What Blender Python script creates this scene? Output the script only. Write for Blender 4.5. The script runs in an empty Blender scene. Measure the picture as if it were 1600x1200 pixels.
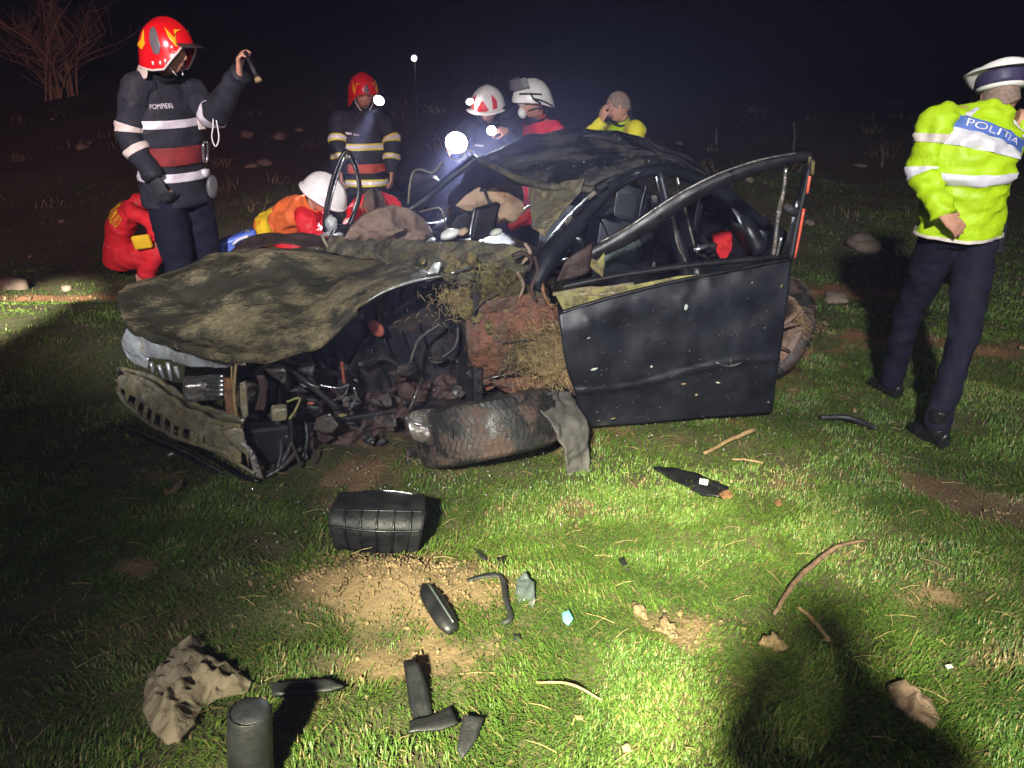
import bpy, bmesh, math, random
import numpy as np
from mathutils import Vector, Matrix, noise, Euler
from mathutils.geometry import tessellate_polygon

random.seed(7); rng = np.random.default_rng(7)
S = bpy.context.scene
COL = S.collection
PI = math.pi

# ------------------------------------------------------------------ camera
CAM_H, PITCH, FPX = 1.7, math.radians(22.3), 1250.0
cd = bpy.data.cameras.new('camera'); cam = bpy.data.objects.new('camera', cd); COL.objects.link(cam)
cam.location = (0, 0, CAM_H); cam.rotation_euler = (PI/2-PITCH, 0, 0)
cd.sensor_width = 36; cd.lens = FPX/1600*36; cd.clip_start = .05; cd.clip_end = 400
S.camera = cam

# ------------------------------------------------------------------ world, faint added fill, exposure
w = bpy.data.worlds.new('World'); S.world = w; w.use_nodes = True
nt = w.node_tree; bg = nt.nodes['Background']
sky = nt.nodes.new('ShaderNodeTexSky'); sky.sky_type = 'NISHITA'; sky.sun_disc = False
sky.sun_elevation = math.radians(-4); sky.sun_rotation = math.radians(200)
nt.links.new(sky.outputs[0], bg.inputs[0]); bg.inputs[1].default_value = 0.03
S.view_settings.view_transform = 'Standard'; S.view_settings.look = 'None'
S.view_settings.exposure = 0; S.view_settings.gamma = 1
S.cycles.use_denoising = True; S.cycles.use_adaptive_sampling = True; S.cycles.adaptive_threshold = .025
S.cycles.max_bounces = 3; S.cycles.diffuse_bounces = 2; S.cycles.glossy_bounces = 2; S.cycles.volume_bounces = 0
S.cycles.sample_clamp_indirect = 4
S.cycles.caustics_reflective = False; S.cycles.caustics_refractive = False

def lamp(name, kind, loc, energy, color=(1, 1, 1), aim=None, cone=60, blend=.5, radius=.05):
    l = bpy.data.lights.new(name, kind); l.energy = energy; l.color = color
    if kind == 'SUN': l.angle = math.radians(2)
    else: l.shadow_soft_size = radius
    if kind == 'SPOT': l.spot_size = math.radians(cone); l.spot_blend = blend
    o = bpy.data.objects.new(name, l); COL.objects.link(o); o.location = loc
    if aim is not None:
        o.rotation_euler = (Vector(aim)-Vector(loc)).to_track_quat('-Z', 'Y').to_euler()
    return o
lamp('added_night_fill', 'SUN', (0, 0, 30), 0.004, (.6, .7, 1), aim=(-8, 10, 0))  # faint bluish fill added, no real moon behind it
# flood lamps behind and above the photographer, inferred from the shadow; added spots follow
MAST = (-1.25, -5.2, 5.1)
lamp('mast_flood_near', 'SPOT', MAST, 28000, (1, .97, .60), aim=(.32, 1.35, 0), cone=19, blend=1, radius=.28)
lamp('mast_flood_wide', 'SPOT', MAST, 7200, (.98, .98, .95), aim=(1.7, 3.9, .3), cone=41, blend=1, radius=.20)
lamp('added_strip_spot', 'SPOT', MAST, 60000, (1, .96, .8), aim=(-3.85, 5.72, -.05), cone=4.8, blend=.5, radius=.10)  # narrow spot added only to brighten the far-left grass strip
lamp('added_left_fill', 'SPOT', MAST, 6500, (.95, .95, 1), aim=(-2.05, 4.75, .95), cone=15, blend=.8, radius=.10)  # added to brighten the left firefighter and the car's nose
lamp('added_bank_fill', 'SPOT', MAST, 5000, (1, .52, .52), aim=(-6.5, 18, 2.2), cone=46, blend=1, radius=.10)  # reddish fill added so the shrub and far bank show
lamp('added_side_fill', 'SPOT', (2.6, -5.6, 3.9), 700, (1, .95, .92), aim=(-.4, 4.2, .2), cone=64, blend=1, radius=.25)  # weak unseen fill, added to lift the shadows and the left side

# ------------------------------------------------------------------ maths helpers
CP = np.array([0, 0, CAM_H])
RI = np.array([1., 0, 0]); UP = np.array([0, math.sin(PITCH), math.cos(PITCH)]); FW = np.array([0, math.cos(PITCH), -math.sin(PITCH)])
PSI = math.radians(26)
CU = np.array([math.cos(PSI), math.sin(PSI), 0]); CV = np.array([-math.sin(PSI), math.cos(PSI), 0]); CO = np.array([.155, 3.8, -.145])
def ray(px, py): return (px-800)/FPX*RI-(py-600)/FPX*UP+FW
def V(px, py, v):                      # sight line meets the car's lengthwise plane at offset v
    r = ray(px, py); return CP+((v-(CP-CO)@CV)/(r@CV))*r
def Y(px, py, y):                      # sight line at distance y
    r = ray(px, py); return CP+(y/r[1])*r
DH = np.array([.36, 3.78, 0]); DD = np.array([math.cos(math.radians(8)), math.sin(math.radians(8)), 0]); DN = np.array([-DD[1], DD[0], 0])
def D(px, py, off=0.):                 # the open door's plane
    r = ray(px, py); return CP+(((DH-CP)@DN+off)/(r@DN))*r
def K(u, v, w_): return CO+u*CU+v*CV+np.array([0, 0, w_])
def sst(a, b, x):
    t = np.clip((x-a)/(b-a), 0, 1); return t*t*(3-2*t)
MOUND = (-.44, 2.40)
def gz(x, y):
    x = np.asarray(x, float); y = np.asarray(y, float)
    z = -.038*np.minimum(y, 8)
    z = z+.10*np.maximum(y-8, 0)*sst(7, 11, y)
    z = z+.17*sst(-1.7, -2.6, x)*sst(4.3, 5.0, y)*sst(6.6, 5.8, y)
    z = z+.008*np.sin(x*5.1+1.3*np.sin(y*2.7))+.008*np.sin(y*6.3+x*2.1)+.004*np.sin(x*13+y*11)
    far = sst(6, 10, y)
    z = z+far*(.08*np.sin(x*.9+y*.5)+.05*np.sin(x*2.3-y*1.1))
    d = ((x-MOUND[0])/.36)**2+((y-MOUND[1])/.19)**2
    z = z+.10*np.exp(-d*1.3)
    return z
def G(px, py):
    r = ray(px, py); t = CAM_H/(-(r[2]+.038*r[1]))
    for _ in range(8):
        p = CP+t*r; t += (p[2]-float(gz(p[0], p[1])))/(-r[2]+.02)*.8
    p = CP+t*r; p[2] = float(gz(p[0], p[1])); return p

# ------------------------------------------------------------------ object helpers
ORG = {}
def empty(name, loc, rz=0, world_children=True):
    o = bpy.data.objects.new(name, None); COL.objects.link(o); o.location = loc; o.rotation_euler = (0, 0, rz)
    o.empty_display_size = .1
    ORG[o.name] = np.array(loc, float) if world_children else np.zeros(3)
    return o
def tag(o, label, cat, group=None, kind=None):
    if label: o['label'] = label
    if cat: o['category'] = cat
    if group: o['group'] = group
    if kind or cat: o['kind'] = kind or 'thing'
    return o
def mk(name, verts, faces, mat, parent=None, smooth=True, thick=0, bevel=0, sub=0):
    verts = np.asarray(verts, float).reshape(-1, 3)
    if parent is not None:
        og = ORG[parent.name]
    else:
        og = np.array([verts[:, 0].mean(), verts[:, 1].mean(), verts[:, 2].min()])
    me = bpy.data.meshes.new(name); me.from_pydata((verts-og).tolist(), [], [list(map(int, f)) for f in faces]); me.validate(); me.update()
    o = bpy.data.objects.new(name, me); COL.objects.link(o)
    if parent is not None: o.parent = parent
    else: o.location = og
    ORG[o.name] = og
    if mat is not None: me.materials.append(mat)
    bm = bmesh.new(); bm.from_mesh(me); bmesh.ops.recalc_face_normals(bm, faces=bm.faces); bm.to_mesh(me); bm.free()
    if smooth:
        me.polygons.foreach_set('use_smooth', [True]*len(me.polygons))
    if thick: m = o.modifiers.new('s', 'SOLIDIFY'); m.thickness = thick; m.offset = 0
    if bevel: m = o.modifiers.new('b', 'BEVEL'); m.width = bevel; m.segments = 2; m.limit_method = 'ANGLE'; m.angle_limit = .6
    if sub: m = o.modifiers.new('u', 'SUBSURF'); m.levels = m.render_levels = sub
    if smooth and (thick or bevel) and not sub:
        try:
            for p in me.polygons: pass
            m = o.modifiers.new('w', 'WEIGHTED_NORMAL'); m.keep_sharp = True
        except Exception: pass
    return o
class MB:                                # collects shapes for ONE mesh
    def __init__(s): s.v = []; s.f = []
    def add(s, v, f):
        b = len(s.v); s.v += [tuple(map(float, p)) for p in v]; s.f += [[i+b for i in q] for q in f]; return s
    def box(s, c, size, rot=None):
        sx, sy, sz = [k/2 for k in size]
        pts = [(x, y, z) for x in (-sx, sx) for y in (-sy, sy) for z in (-sz, sz)]
        if rot is not None: pts = [rot @ Vector(p) for p in pts]
        return s.add([np.array(p)+np.array(c) for p in pts], [(0, 1, 3, 2), (4, 6, 7, 5), (0, 4, 5, 1), (2, 3, 7, 6), (0, 2, 6, 4), (1, 5, 7, 3)])
    def ell(s, c, r, rot=None, nu=12, nv=8, jit=0):
        pts = [(0, 0, r[2])]; f = []
        for j in range(1, nv):
            ph = PI*j/nv
            for i in range(nu):
                a = 2*PI*i/nu; k = 1+jit*(random.random()-.5)
                pts.append((r[0]*math.sin(ph)*math.cos(a)*k, r[1]*math.sin(ph)*math.sin(a)*k, r[2]*math.cos(ph)*k))
        pts.append((0, 0, -r[2])); n = len(pts)-1
        for i in range(nu):
            f.append((0, 1+i, 1+(i+1) % nu)); f.append((n, n-nu+(i+1) % nu, n-nu+i))
        for j in range(nv-2):
            for i in range(nu):
                a = 1+j*nu+i; b = 1+j*nu+(i+1) % nu; f.append((a, a+nu, b+nu, b))
        if rot is not None: pts = [rot @ Vector(p) for p in pts]
        return s.add([np.array(p)+np.array(c) for p in pts], f)
    def tube(s, pts, rad, seg=8, cap=True, flat=1.):
        v, f = tube(pts, rad, seg, cap, flat); return s.add(v, f)
    def obj(s, name, mat, parent=None, **k): return mk(name, s.v, s.f, mat, parent, **k)
def catmull(pts, n):
    P = np.array(pts, float); m = len(P)
    if m == 2: return np.array([P[0]+(P[1]-P[0])*t for t in np.linspace(0, 1, n)])
    L = np.r_[0, np.cumsum(np.linalg.norm(np.diff(P, axis=0), axis=1)+1e-9)]; L /= L[-1]
    out = []
    for t in np.linspace(0, 1, n):
        i = min(max(np.searchsorted(L, t)-1, 0), m-2); q = (t-L[i])/(L[i+1]-L[i])
        p0 = P[i-1] if i > 0 else 2*P[0]-P[1]; p3 = P[i+2] if i+2 < m else 2*P[-1]-P[-2]
        p1, p2 = P[i], P[i+1]
        out.append(.5*(2*p1+(p2-p0)*q+(2*p0-5*p1+4*p2-p3)*q*q+(3*p1-p0-3*p2+p3)*q**3))
    return np.array(out)
def frames(P):
    T = np.gradient(P, axis=0); T /= np.linalg.norm(T, axis=1)[:, None]+1e-12
    a = np.array([0, 0, 1.]) if abs(T[0][2]) < .9 else np.array([1., 0, 0])
    N = [np.cross(T[0], a)]; N[0] /= np.linalg.norm(N[0])
    for i in range(1, len(P)):
        n = N[-1]-T[i]*(N[-1]@T[i]); N.append(n/(np.linalg.norm(n)+1e-12))
    N = np.array(N); return T, N, np.cross(T, N)
def tube(pts, rad, seg=8, cap=True, flat=1.):
    P = np.array(pts, float); n = len(P); rad = np.interp(np.linspace(0, 1, n), np.linspace(0, 1, len(rad)), rad) if np.ndim(rad) else np.full(n, rad)
    T, N, B = frames(P); v = []; f = []
    for i in range(n):
        for j in range(seg):
            a = 2*PI*j/seg; v.append(P[i]+rad[i]*(N[i]*math.cos(a)+B[i]*math.sin(a)*flat))
    for i in range(n-1):
        for j in range(seg):
            a = i*seg+j; b = i*seg+(j+1) % seg; f.append((a, b, b+seg, a+seg))
    if cap: f.append(tuple(range(seg))[::-1]); f.append(tuple((n-1)*seg+j for j in range(seg)))
    return v, f
def fb(p, sc, oct_=3):
    return noise.fractal(Vector(p)*sc, 1.0, 2.0, oct_)
def loft(curves, n, m, dent=0, dsc=4, crease=0):
    rows = np.array([catmull(c, n) for c in curves])          # k x n x 3
    g = np.array([catmull(rows[:, i], m) for i in range(n)])  # n x m x 3
    g = g.transpose(1, 0, 2).copy()
    if dent:
        du = np.gradient(g, axis=1); dv = np.gradient(g, axis=0); nn = np.cross(du, dv); nn /= np.linalg.norm(nn, axis=2)[..., None]+1e-12
        for j in range(m):
            for i in range(n):
                p = g[j, i]; d = dent*fb(p, dsc)
                if crease: d += crease*(abs(fb(p+7, dsc*1.7, 2))-.25)
                g[j, i] += nn[j, i]*d
    v = g.reshape(-1, 3); f = [(j*n+i, j*n+i+1, (j+1)*n+i+1, (j+1)*n+i) for j in range(m-1) for i in range(n-1)]
    return v, f
def plate(pts, cuts=2, crumple=0, csc=8):
    """a closed outline of 3-D points filled with a finely divided sheet"""
    bm = bmesh.new(); vs = [bm.verts.new(tuple(map(float, p))) for p in pts]
    for t in tessellate_polygon([[Vector(tuple(map(float, p))) for p in pts]]):
        try: bm.faces.new([vs[i] for i in t])
        except ValueError: pass
    for _ in range(cuts):
        bmesh.ops.subdivide_edges(bm, edges=bm.edges[:], cuts=1, use_grid_fill=True)
    bmesh.ops.recalc_face_normals(bm, faces=bm.faces); bm.normal_update()
    if crumple:
        for v in bm.verts:
            v.co += v.normal*crumple*(fb(v.co, csc)+.6*(abs(fb(v.co+Vector((3, 1, 2)), csc*1.6, 2))-.2))
    bm.verts.index_update()
    v = [tuple(x.co) for x in bm.verts]; f = [[x.index for x in q.verts] for q in bm.faces]; bm.free()
    return v, f

def remesh(parts, voxel):
    mb = MB()
    for v, f in parts: mb.add(v, f)
    me = bpy.data.meshes.new('tmp'); me.from_pydata(mb.v, [], mb.f)
    bm = bmesh.new(); bm.from_mesh(me); bmesh.ops.recalc_face_normals(bm, faces=bm.faces); bm.to_mesh(me); bm.free()
    o = bpy.data.objects.new('tmp', me); COL.objects.link(o); m = o.modifiers.new('r', 'REMESH'); m.mode = 'VOXEL'; m.voxel_size = voxel
    m2 = o.modifiers.new('s', 'SMOOTH'); m2.factor = .5; m2.iterations = 2
    dg = bpy.context.evaluated_depsgraph_get(); e = o.evaluated_get(dg).to_mesh()
    nv = len(e.vertices); co = np.zeros(nv*3, np.float32); e.vertices.foreach_get('co', co); fs = [tuple(p.vertices) for p in e.polygons]
    o.evaluated_get(dg).to_mesh_clear(); bpy.data.objects.remove(o); bpy.data.meshes.remove(me)
    return co.reshape(-1, 3), fs

# ------------------------------------------------------------------ materials
MATS = {}
def pm(name, base, rough=.6, metal=0., var=.25, vsc=9, bump=.15, bsc=60, mud=None, mamt=.5, msc=6, mrough=.9, spec=.5, coat=0., rvar=0.15, attr=None, stretch=None):
    m = bpy.data.materials.new(name); m.use_nodes = True; N = m.node_tree.nodes; L = m.node_tree.links
    b = N['Principled BSDF']; tc = N.new('ShaderNodeTexCoord'); co = tc.outputs['Object']
    if stretch:
        mp = N.new('ShaderNodeMapping'); mp.inputs['Scale'].default_value = stretch; L.new(co, mp.inputs[0]); co = mp.outputs[0]
    def noi(sc, det=3, ro=.6):
        n = N.new('ShaderNodeTexNoise'); n.inputs['Scale'].default_value = sc; n.inputs['Detail'].default_value = det; n.inputs['Roughness'].default_value = ro; L.new(co, n.inputs['Vector']); return n.outputs['Fac']
    def ramp(fac, a, c, ca, cb):
        r = N.new('ShaderNodeValToRGB'); r.color_ramp.elements[0].position = a; r.color_ramp.elements[1].position = c
        r.color_ramp.elements[0].color = ca; r.color_ramp.elements[1].color = cb; L.new(fac, r.inputs[0]); return r.outputs[0]
    def mix(fac, a, c, mode='MIX'):
        x = N.new('ShaderNodeMix'); x.data_type = 'RGBA'; x.blend_type = mode
        for i_, val in ((0, fac), (6, a), (7, c)):
            if hasattr(val, 'is_output'): L.new(val, x.inputs[i_])
            elif i_ == 0: x.inputs[0].default_value = val
            else: x.inputs[i_].default_value = (*val, 1)
        return x.outputs[2]
    lo = tuple(max(0, c*(1-var)) for c in base); hi = tuple(min(1, c*(1+var)) for c in base)
    n1 = noi(vsc); col = ramp(n1, .3, .7, (*lo, 1), (*hi, 1))
    if attr:
        a = N.new('ShaderNodeAttribute'); a.attribute_name = attr; col = mix(.85, col, a.outputs['Color'])
    ro = ramp(n1, .3, .7, (max(0, rough-rvar),)*3+(1,), (min(1, rough+rvar),)*3+(1,))
    hsrc = noi(bsc, 2)
    if mud is not None:
        n2 = noi(msc, 6, .70); e = .5+(.5-mamt)*.55
        fac = ramp(n2, e-.05, e+.05, (0, 0, 0, 1), (1, 1, 1, 1))
        n3 = noi(38, 3, .75); mc = ramp(n3, .3, .7, (*[c*.55 for c in mud], 1), (*[min(1, c*1.3) for c in mud], 1))
        col = mix(fac, col, mc); ro = mix(fac, ro, (mrough,)*3)
        ml = N.new('ShaderNodeMath'); ml.operation = 'MULTIPLY_ADD'; L.new(fac, ml.inputs[0]); ml.inputs[1].default_value = 1.2; L.new(hsrc, ml.inputs[2]); hsrc = ml.outputs[0]
        if metal:
            mm = N.new('ShaderNodeMath'); mm.operation = 'MULTIPLY_ADD'; L.new(fac, mm.inputs[0]); mm.inputs[1].default_value = -metal; mm.inputs[2].default_value = metal; L.new(mm.outputs[0], b.inputs['Metallic'])
    elif metal: b.inputs['Metallic'].default_value = metal
    L.new(col, b.inputs['Base Color']); L.new(ro, b.inputs['Roughness'])
    b.inputs['Specular IOR Level'].default_value = spec; b.inputs['Coat Weight'].default_value = coat
    if bump:
        bn = N.new('ShaderNodeBump'); bn.inputs['Strength'].default_value = bump; bn.inputs['Distance'].default_value = .01; L.new(hsrc, bn.inputs['Height']); L.new(bn.outputs[0], b.inputs['Normal'])
    MATS[name] = m; return m
def emit(name, color, strength):
    m = bpy.data.materials.new(name); m.use_nodes = True; b = m.node_tree.nodes['Principled BSDF']
    b.inputs['Base Color'].default_value = (*color, 1); b.inputs['Emission Color'].default_value = (*color, 1); b.inputs['Emission Strength'].default_value = strength; return m
MUD = (.17, .135, .075); CLAY = (.22, .095, .05)
M = dict(
 paint=pm('car_paint', (.011, .012, .017), .40, 0, .4, 5, .07, 60, mud=(.026, .025, .025), mamt=.22, msc=5, spec=.4),
 hood=pm('muddy_bonnet', (.052, .048, .031), .65, 0, .5, 3, .8, 80, mud=(.225, .185, .104), mamt=.50, msc=2.2, spec=.15),
 cowl=pm('muddy_scuttle', (.075, .07, .048), .75, 0, .5, 9, .6, 50, mud=(.15, .125, .07), mamt=.5, msc=9),
 roof=pm('roof_paint', (.016, .017, .022), .4, 0, .4, 5, .2, 60, mud=(.06, .055, .05), mamt=.42, msc=5),
 black=pm('black_plastic', (.011, .011, .013), .55, 0, .4, 12, .2, 90),
 blackg=pm('black_gloss', (.010, .010, .012), .36, 0, .4, 12, .1, 40),
 dirtyblack=pm('dirty_black_plastic', (.016, .016, .02), .45, 0, .4, 12, .3, 70, mud=(.042, .027, .022), mamt=.40, msc=7),  # real mud, its tone darkened to put engine bay shade into the colour
 liner=pm('grey_felt_liner', (.085, .078, .076), .85, 0, .25, 14, .3, 160),
 rubber=pm('tyre_rubber', (.020, .019, .020), .45, 0, .3, 20, .3, 90, mud=(.070, .042, .033), mamt=.44, msc=5),
 clay=pm('red_clay_mud', (.20, .075, .042), .8, 0, .5, 9, .8, 30, mud=(.10, .062, .045), mamt=.50, msc=4.5),
 claydark=pm('dark_clay_mud', (.042, .022, .018), .7, 0, .6, 10, .8, 35),
 alu=pm('bare_aluminium', (.60, .63, .64), .38, .55, .3, 10, .35, 30, mud=(.3, .27, .2), mamt=.38, msc=8),
 galv=pm('muddy_galvanised', (.33, .30, .22), .42, .45, .4, 14, .4, 40, mud=(.24, .195, .10), mamt=.48, msc=11),
 steel=pm('bent_steel', (.33, .31, .29), .3, .8, .35, 14, .3, 40, mud=(.10, .07, .05), mamt=.42, msc=12),
 shaded_steel=pm('wet_shaded_metal', (.10, .095, .09), .32, .6, .4, 14, .3, 40, mud=(.05, .035, .03), mamt=.5, msc=14),  # darker copy of the steel: wet, with engine bay shade in its colour
 chrome=pm('bright_trim', (.6, .6, .62), .2, .9, .2, 10, .1, 30),
 rust=pm('rusty_metal', (.20, .095, .045), .75, .1, .5, 30, .4, 90),
 airbag=pm('brown_airbag', (.25, .17, .125), .9, 0, .3, 6, .6, 30, mud=(.20, .14, .09), mamt=.35, msc=9),
 curtain=pm('beige_airbag', (.45, .31, .20), .9, 0, .25, 5, .3, 40, mud=(.30, .17, .10), mamt=.4, msc=5),
 tinted=pm('tinted_glass_sheet', (.06, .075, .075), .25, 0, .3, 6, .15, 20),
 crazed=pm('crazed_windscreen', (.135, .12, .075), .7, 0, .5, 16, .8, 90, mud=(.22, .18, .10), mamt=.45, msc=12),
 seat=pm('dark_seat_cloth', (.008, .008, .011), .95, 0, .3, 12, .3, 120, spec=.15),
 foam=pm('yellow_sealing_foam', (.24, .22, .075), .8, 0, .4, 9, .4, 40, mud=(.13, .10, .05), mamt=.42, msc=7),
 redcloth=pm('red_cloth', (.60, .018, .02), .7, 0, .25, 8, .3, 70),
 redstrip=pm('red_reflector_strip', (.75, .12, .07), .35, 0, .3, 16, .1, 40),
 whiteplas=pm('white_plastic', (.72, .72, .70), .4, 0, .1, 12, .05, 40),
 bag=pm('white_green_paper', (.48, .52, .44), .7, 0, .2, 9, .4, 50),
 blueplas=pm('blue_plastic', (.10, .18, .62), .35, 0, .25, 12, .1, 40),
 cyan=pm('turquoise_plastic', (.12, .62, .60), .3, 0, .2, 30, .1, 60),
 orange=pm('orange_plastic', (.24, .06, .035), .5, 0, .3, 16, .1, 60),
 straw=pm('dry_straw', (.30, .215, .10), .8, 0, .45, 30, 0, 60),
 clump=pm('turf_clod', (.12, .095, .035), .95, 0, .5, 40, .8, 90),
 wood=pm('dry_branch', (.26, .165, .085), .85, 0, .4, 40, .4, 120),
 rootwood=pm('dark_bark', (.12, .07, .045), .9, 0, .5, 40, .6, 120),
 crumple=pm('crumpled_tan_cloth', (.19, .15, .105), .9, 0, .3, 14, .35, 60, mud=(.17, .13, .085), mamt=.35, msc=14),
 rock=pm('field_rock', (.20, .15, .115), .95, 0, .35, 6, .7, 14),
 soil=pm('loose_soil', (.20, .135, .07), .97, 0, .5, 24, .8, 55, mud=(.25, .17, .088), mamt=.40, msc=14),
 navy=pm('turnout_navy', (.011, .012, .019), .8, 0, .4, 10, .6, 34),
 navytr=pm('navy_trousers', (.007, .007, .018), .85, 0, .3, 10, .5, 30, spec=.25),
 reflect=pm('silver_reflective_tape', (.66, .63, .68), .45, .1, .1, 30, .15, 60),
 reflpink=pm('worn_reflective_tape', (.60, .52, .46), .55, 0, .15, 30, .2, 60),
 yellowtape=pm('yellow_tape', (.66, .58, .05), .6, 0, .15, 20, .1, 60),
 belt=pm('red_webbing_belt', (.22, .022, .022), .7, 0, .3, 14, .3, 200),
 beltorange=pm('orange_webbing_belt', (.42, .07, .04), .7, 0, .3, 14, .3, 200),
 hivis=pm('hi_vis_yellow', (.39, .58, .003), .6, 0, .14, 5, .6, 26),
 hivis2=pm('yellow_sleeve', (.70, .62, .02), .7, 0, .15, 5, .25, 60),
 bluepanel=pm('blue_back_panel', (.06, .12, .40), .6, 0, .2, 12, .2, 60),
 jred=pm('red_uniform', (.62, .010, .018), .7, 0, .2, 6, .5, 30),
 jorange=pm('orange_uniform', (.68, .13, .02), .75, 0, .2, 6, .25, 80),
 jyellow=pm('yellow_patch', (.80, .52, .01), .7, 0, .15, 8, .2, 60),
 skin=pm('skin', (.50, .25, .165), .55, 0, .14, 14, .1, 120),
 hair=pm('cropped_hair', (.10, .075, .055), .8, 0, .4, 50, .5, 200),
 lips=pm('dark_features', (.03, .018, .014), .6, 0, .2, 20, 0, 20),
 glove=pm('dark_glove', (.025, .026, .03), .8, 0, .3, 30, .4, 120),
 boot=pm('black_boot', (.012, .012, .013), .3, 0, .3, 20, .2, 80),
 hred=pm('red_helmet_shell', (.66, .008, .012), .25, 0, .08, 6, .02, 20, coat=.4),
 hyellow=pm('yellow_decal', (.85, .42, .01), .35, 0, .08, 6, 0, 20),
 hgrey=pm('grey_decal', (.10, .095, .10), .5, 0, .15, 12, 0, 20),
 hwhite=pm('white_helmet_shell', (.78, .75, .72), .3, 0, .08, 6, .02, 20, coat=.3),
 hdecal=pm('red_decal', (.65, .03, .03), .35, 0, .08, 6, 0, 20),
 visor=pm('smoked_visor', (.05, .035, .03), .15, 0, .2, 6, 0, 20),
 capwhite=pm('white_cap', (.78, .74, .70), .7, 0, .08, 6, .1, 60),
 capband=pm('dark_cap_band', (.035, .025, .075), .6, 0, .2, 12, .1, 60),
 bark=pm('pale_shrub_bark', (.34, .20, .12), .9, 0, .45, 14, .4, 60),
 post=pm('grey_fence_post', (.10, .085, .075), .9, 0, .35, 20, .4, 60),
 wheelmud=pm('mud_caked_alloy', (.16, .11, .085), .7, .1, .5, 12, .5, 40, mud=(.24, .14, .09), mamt=.5, msc=9),
 glass=pm('glass_crumbs', (.24, .24, .22), .3, 0, .7, 300, 0, 20),
)
E_white = emit('lamp_lens', (.95, .98, 1), 30); E_far = emit('far_lamp', (1, .93, .8), 18)

# ------------------------------------------------------------------ ground and grass
def vnoise(x, y, sc, seed=0):
    x = np.asarray(x)*sc+seed*17.3; y = np.asarray(y)*sc+seed*9.7
    out = 0; amp = 1; tot = 0
    for k in range(4):
        xi = np.floor(x).astype(np.int64); yi = np.floor(y).astype(np.int64); fx = x-xi; fy = y-yi
        h = lambda a, b: (((a*374761393+b*668265263+seed*1274126177+k*97) ^ ((a*374761393+b*668265263) >> 13))*1274126177 & 0x7fffffff)/0x7fffffff
        sx = fx*fx*(3-2*fx); sy = fy*fy*(3-2*fy)
        v = (h(xi, yi)*(1-sx)+h(xi+1, yi)*sx)*(1-sy)+(h(xi, yi+1)*(1-sx)+h(xi+1, yi+1)*sx)*sy
        out = out+amp*v; tot += amp; amp *= .5; x = x*2.03; y = y*2.03
    return out/tot
DIRT = [(MOUND[0], MOUND[1], .42, .24, 0, 1.25), (-.30, 2.02, .34, .16, .1, .75), (.22, 2.95, .30, .16, .3, .75), (2.12, 2.98, .52, .17, -.75, 1.3), (3.0, 5.35, 1.3, .38, -.35, .85), (2.1, 5.9, .7, .3, -.1, .7),
        (2.5, 7.0, 1.6, .5, 0, .9), (-.75, 3.25, .7, .3, .4, .7), (.62, 2.15, .22, .15, 0, .7), (-3.7, 6.75, 1.3, .22, 0, .75), (-.6, 1.75, .45, .18, .1, .6), (.45, 4.7, 1.9, 1.0, .45, 1.0), (1.5, 2.35, .14, .1, 0, .7),
        (-1.4, 2.55, .13, .07, 0, .8), (-1.55, 3.3, .3, .1, 0, .7), (-1.0, 2.2, .5, .2, .3, .55), (-1.7, 2.9, .5, .25, .2, .55), (1.25, 3.3, .5, .2, .2, .5), (.9, 1.8, .3, .2, 0, .5), (1.6, 2.0, .3, .16, .5, .5), (-.15, 3.0, .5, .2, 0, .65)]
def dirt(x, y):
    n = vnoise(x, y, 4, 3)*.6+vnoise(x, y, 15, 23)*.4; m = np.zeros_like(np.asarray(x, float))
    for cx, cy, a, b, r, k in DIRT:
        c, s = math.cos(r), math.sin(r); dx, dy = x-cx, y-cy; X = (dx*c+dy*s)/a; Yy = (-dx*s+dy*c)/b
        m = np.maximum(m, k*np.exp(-(X*X+Yy*Yy)*.9))
    return np.clip((m+(n-.5)*1.5-.44)*2.6, 0, 1)
def axis(lo, hi, step, far_lo, far_hi):
    a = list(np.arange(lo, hi, step)); s = step
    b = hi
    while b < far_hi: a.append(b); s *= 1.16; b += s
    a.append(far_hi); s = step; b = lo
    while b > far_lo: s *= 1.16; b -= s; a.insert(0, max(b, far_lo))
    return np.unique(np.array(a))
gx = axis(-5, 5, .045, -65, 65); gy = axis(.3, 9, .045, -14, 62)
XX, YY = np.meshgrid(gx, gy); dm = dirt(XX, YY)
ZZ = gz(XX, YY)+(vnoise(XX, YY, 9, 5)-.5)*.035+dm*(vnoise(XX, YY, 26, 8)-.5)*.035
nx, ny = len(gx), len(gy)
idx = np.arange(nx*ny).reshape(ny, nx)
gf = np.stack([idx[:-1, :-1], idx[:-1, 1:], idx[1:, 1:], idx[1:, :-1]], -1).reshape(-1, 4)
def bigmesh(name, verts, faces, mat, color=None, smooth=True):
    me = bpy.data.meshes.new(name); k = faces.shape[1]
    me.vertices.add(len(verts)); me.vertices.foreach_set('co', verts.astype(np.float32).ravel())
    me.loops.add(faces.size); me.loops.foreach_set('vertex_index', faces.astype(np.int32).ravel())
    me.polygons.add(len(faces)); me.polygons.foreach_set('loop_start', np.arange(0, faces.size, k, dtype=np.int32))
    me.polygons.foreach_set('loop_total', np.full(len(faces), k, dtype=np.int32))
    me.polygons.foreach_set('use_smooth', np.full(len(faces), smooth)); me.update(calc_edges=True)
    if color is not None:
        a = me.color_attributes.new('Col', 'FLOAT_COLOR', 'POINT'); c = np.c_[color, np.ones(len(color))].astype(np.float32); a.data.foreach_set('color', c.ravel())
    me.materials.append(mat); o = bpy.data.objects.new(name, me); COL.objects.link(o); return o
def lerp3(a, b, t): return np.array(a)[None, :]*(1-t[:, None])+np.array(b)[None, :]*t[:, None]
xf, yf, df = XX.ravel(), YY.ravel(), dm.ravel()
base = lerp3((.045, .055, .022), (.085, .065, .036), vnoise(xf, yf, 3, 1))
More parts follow.
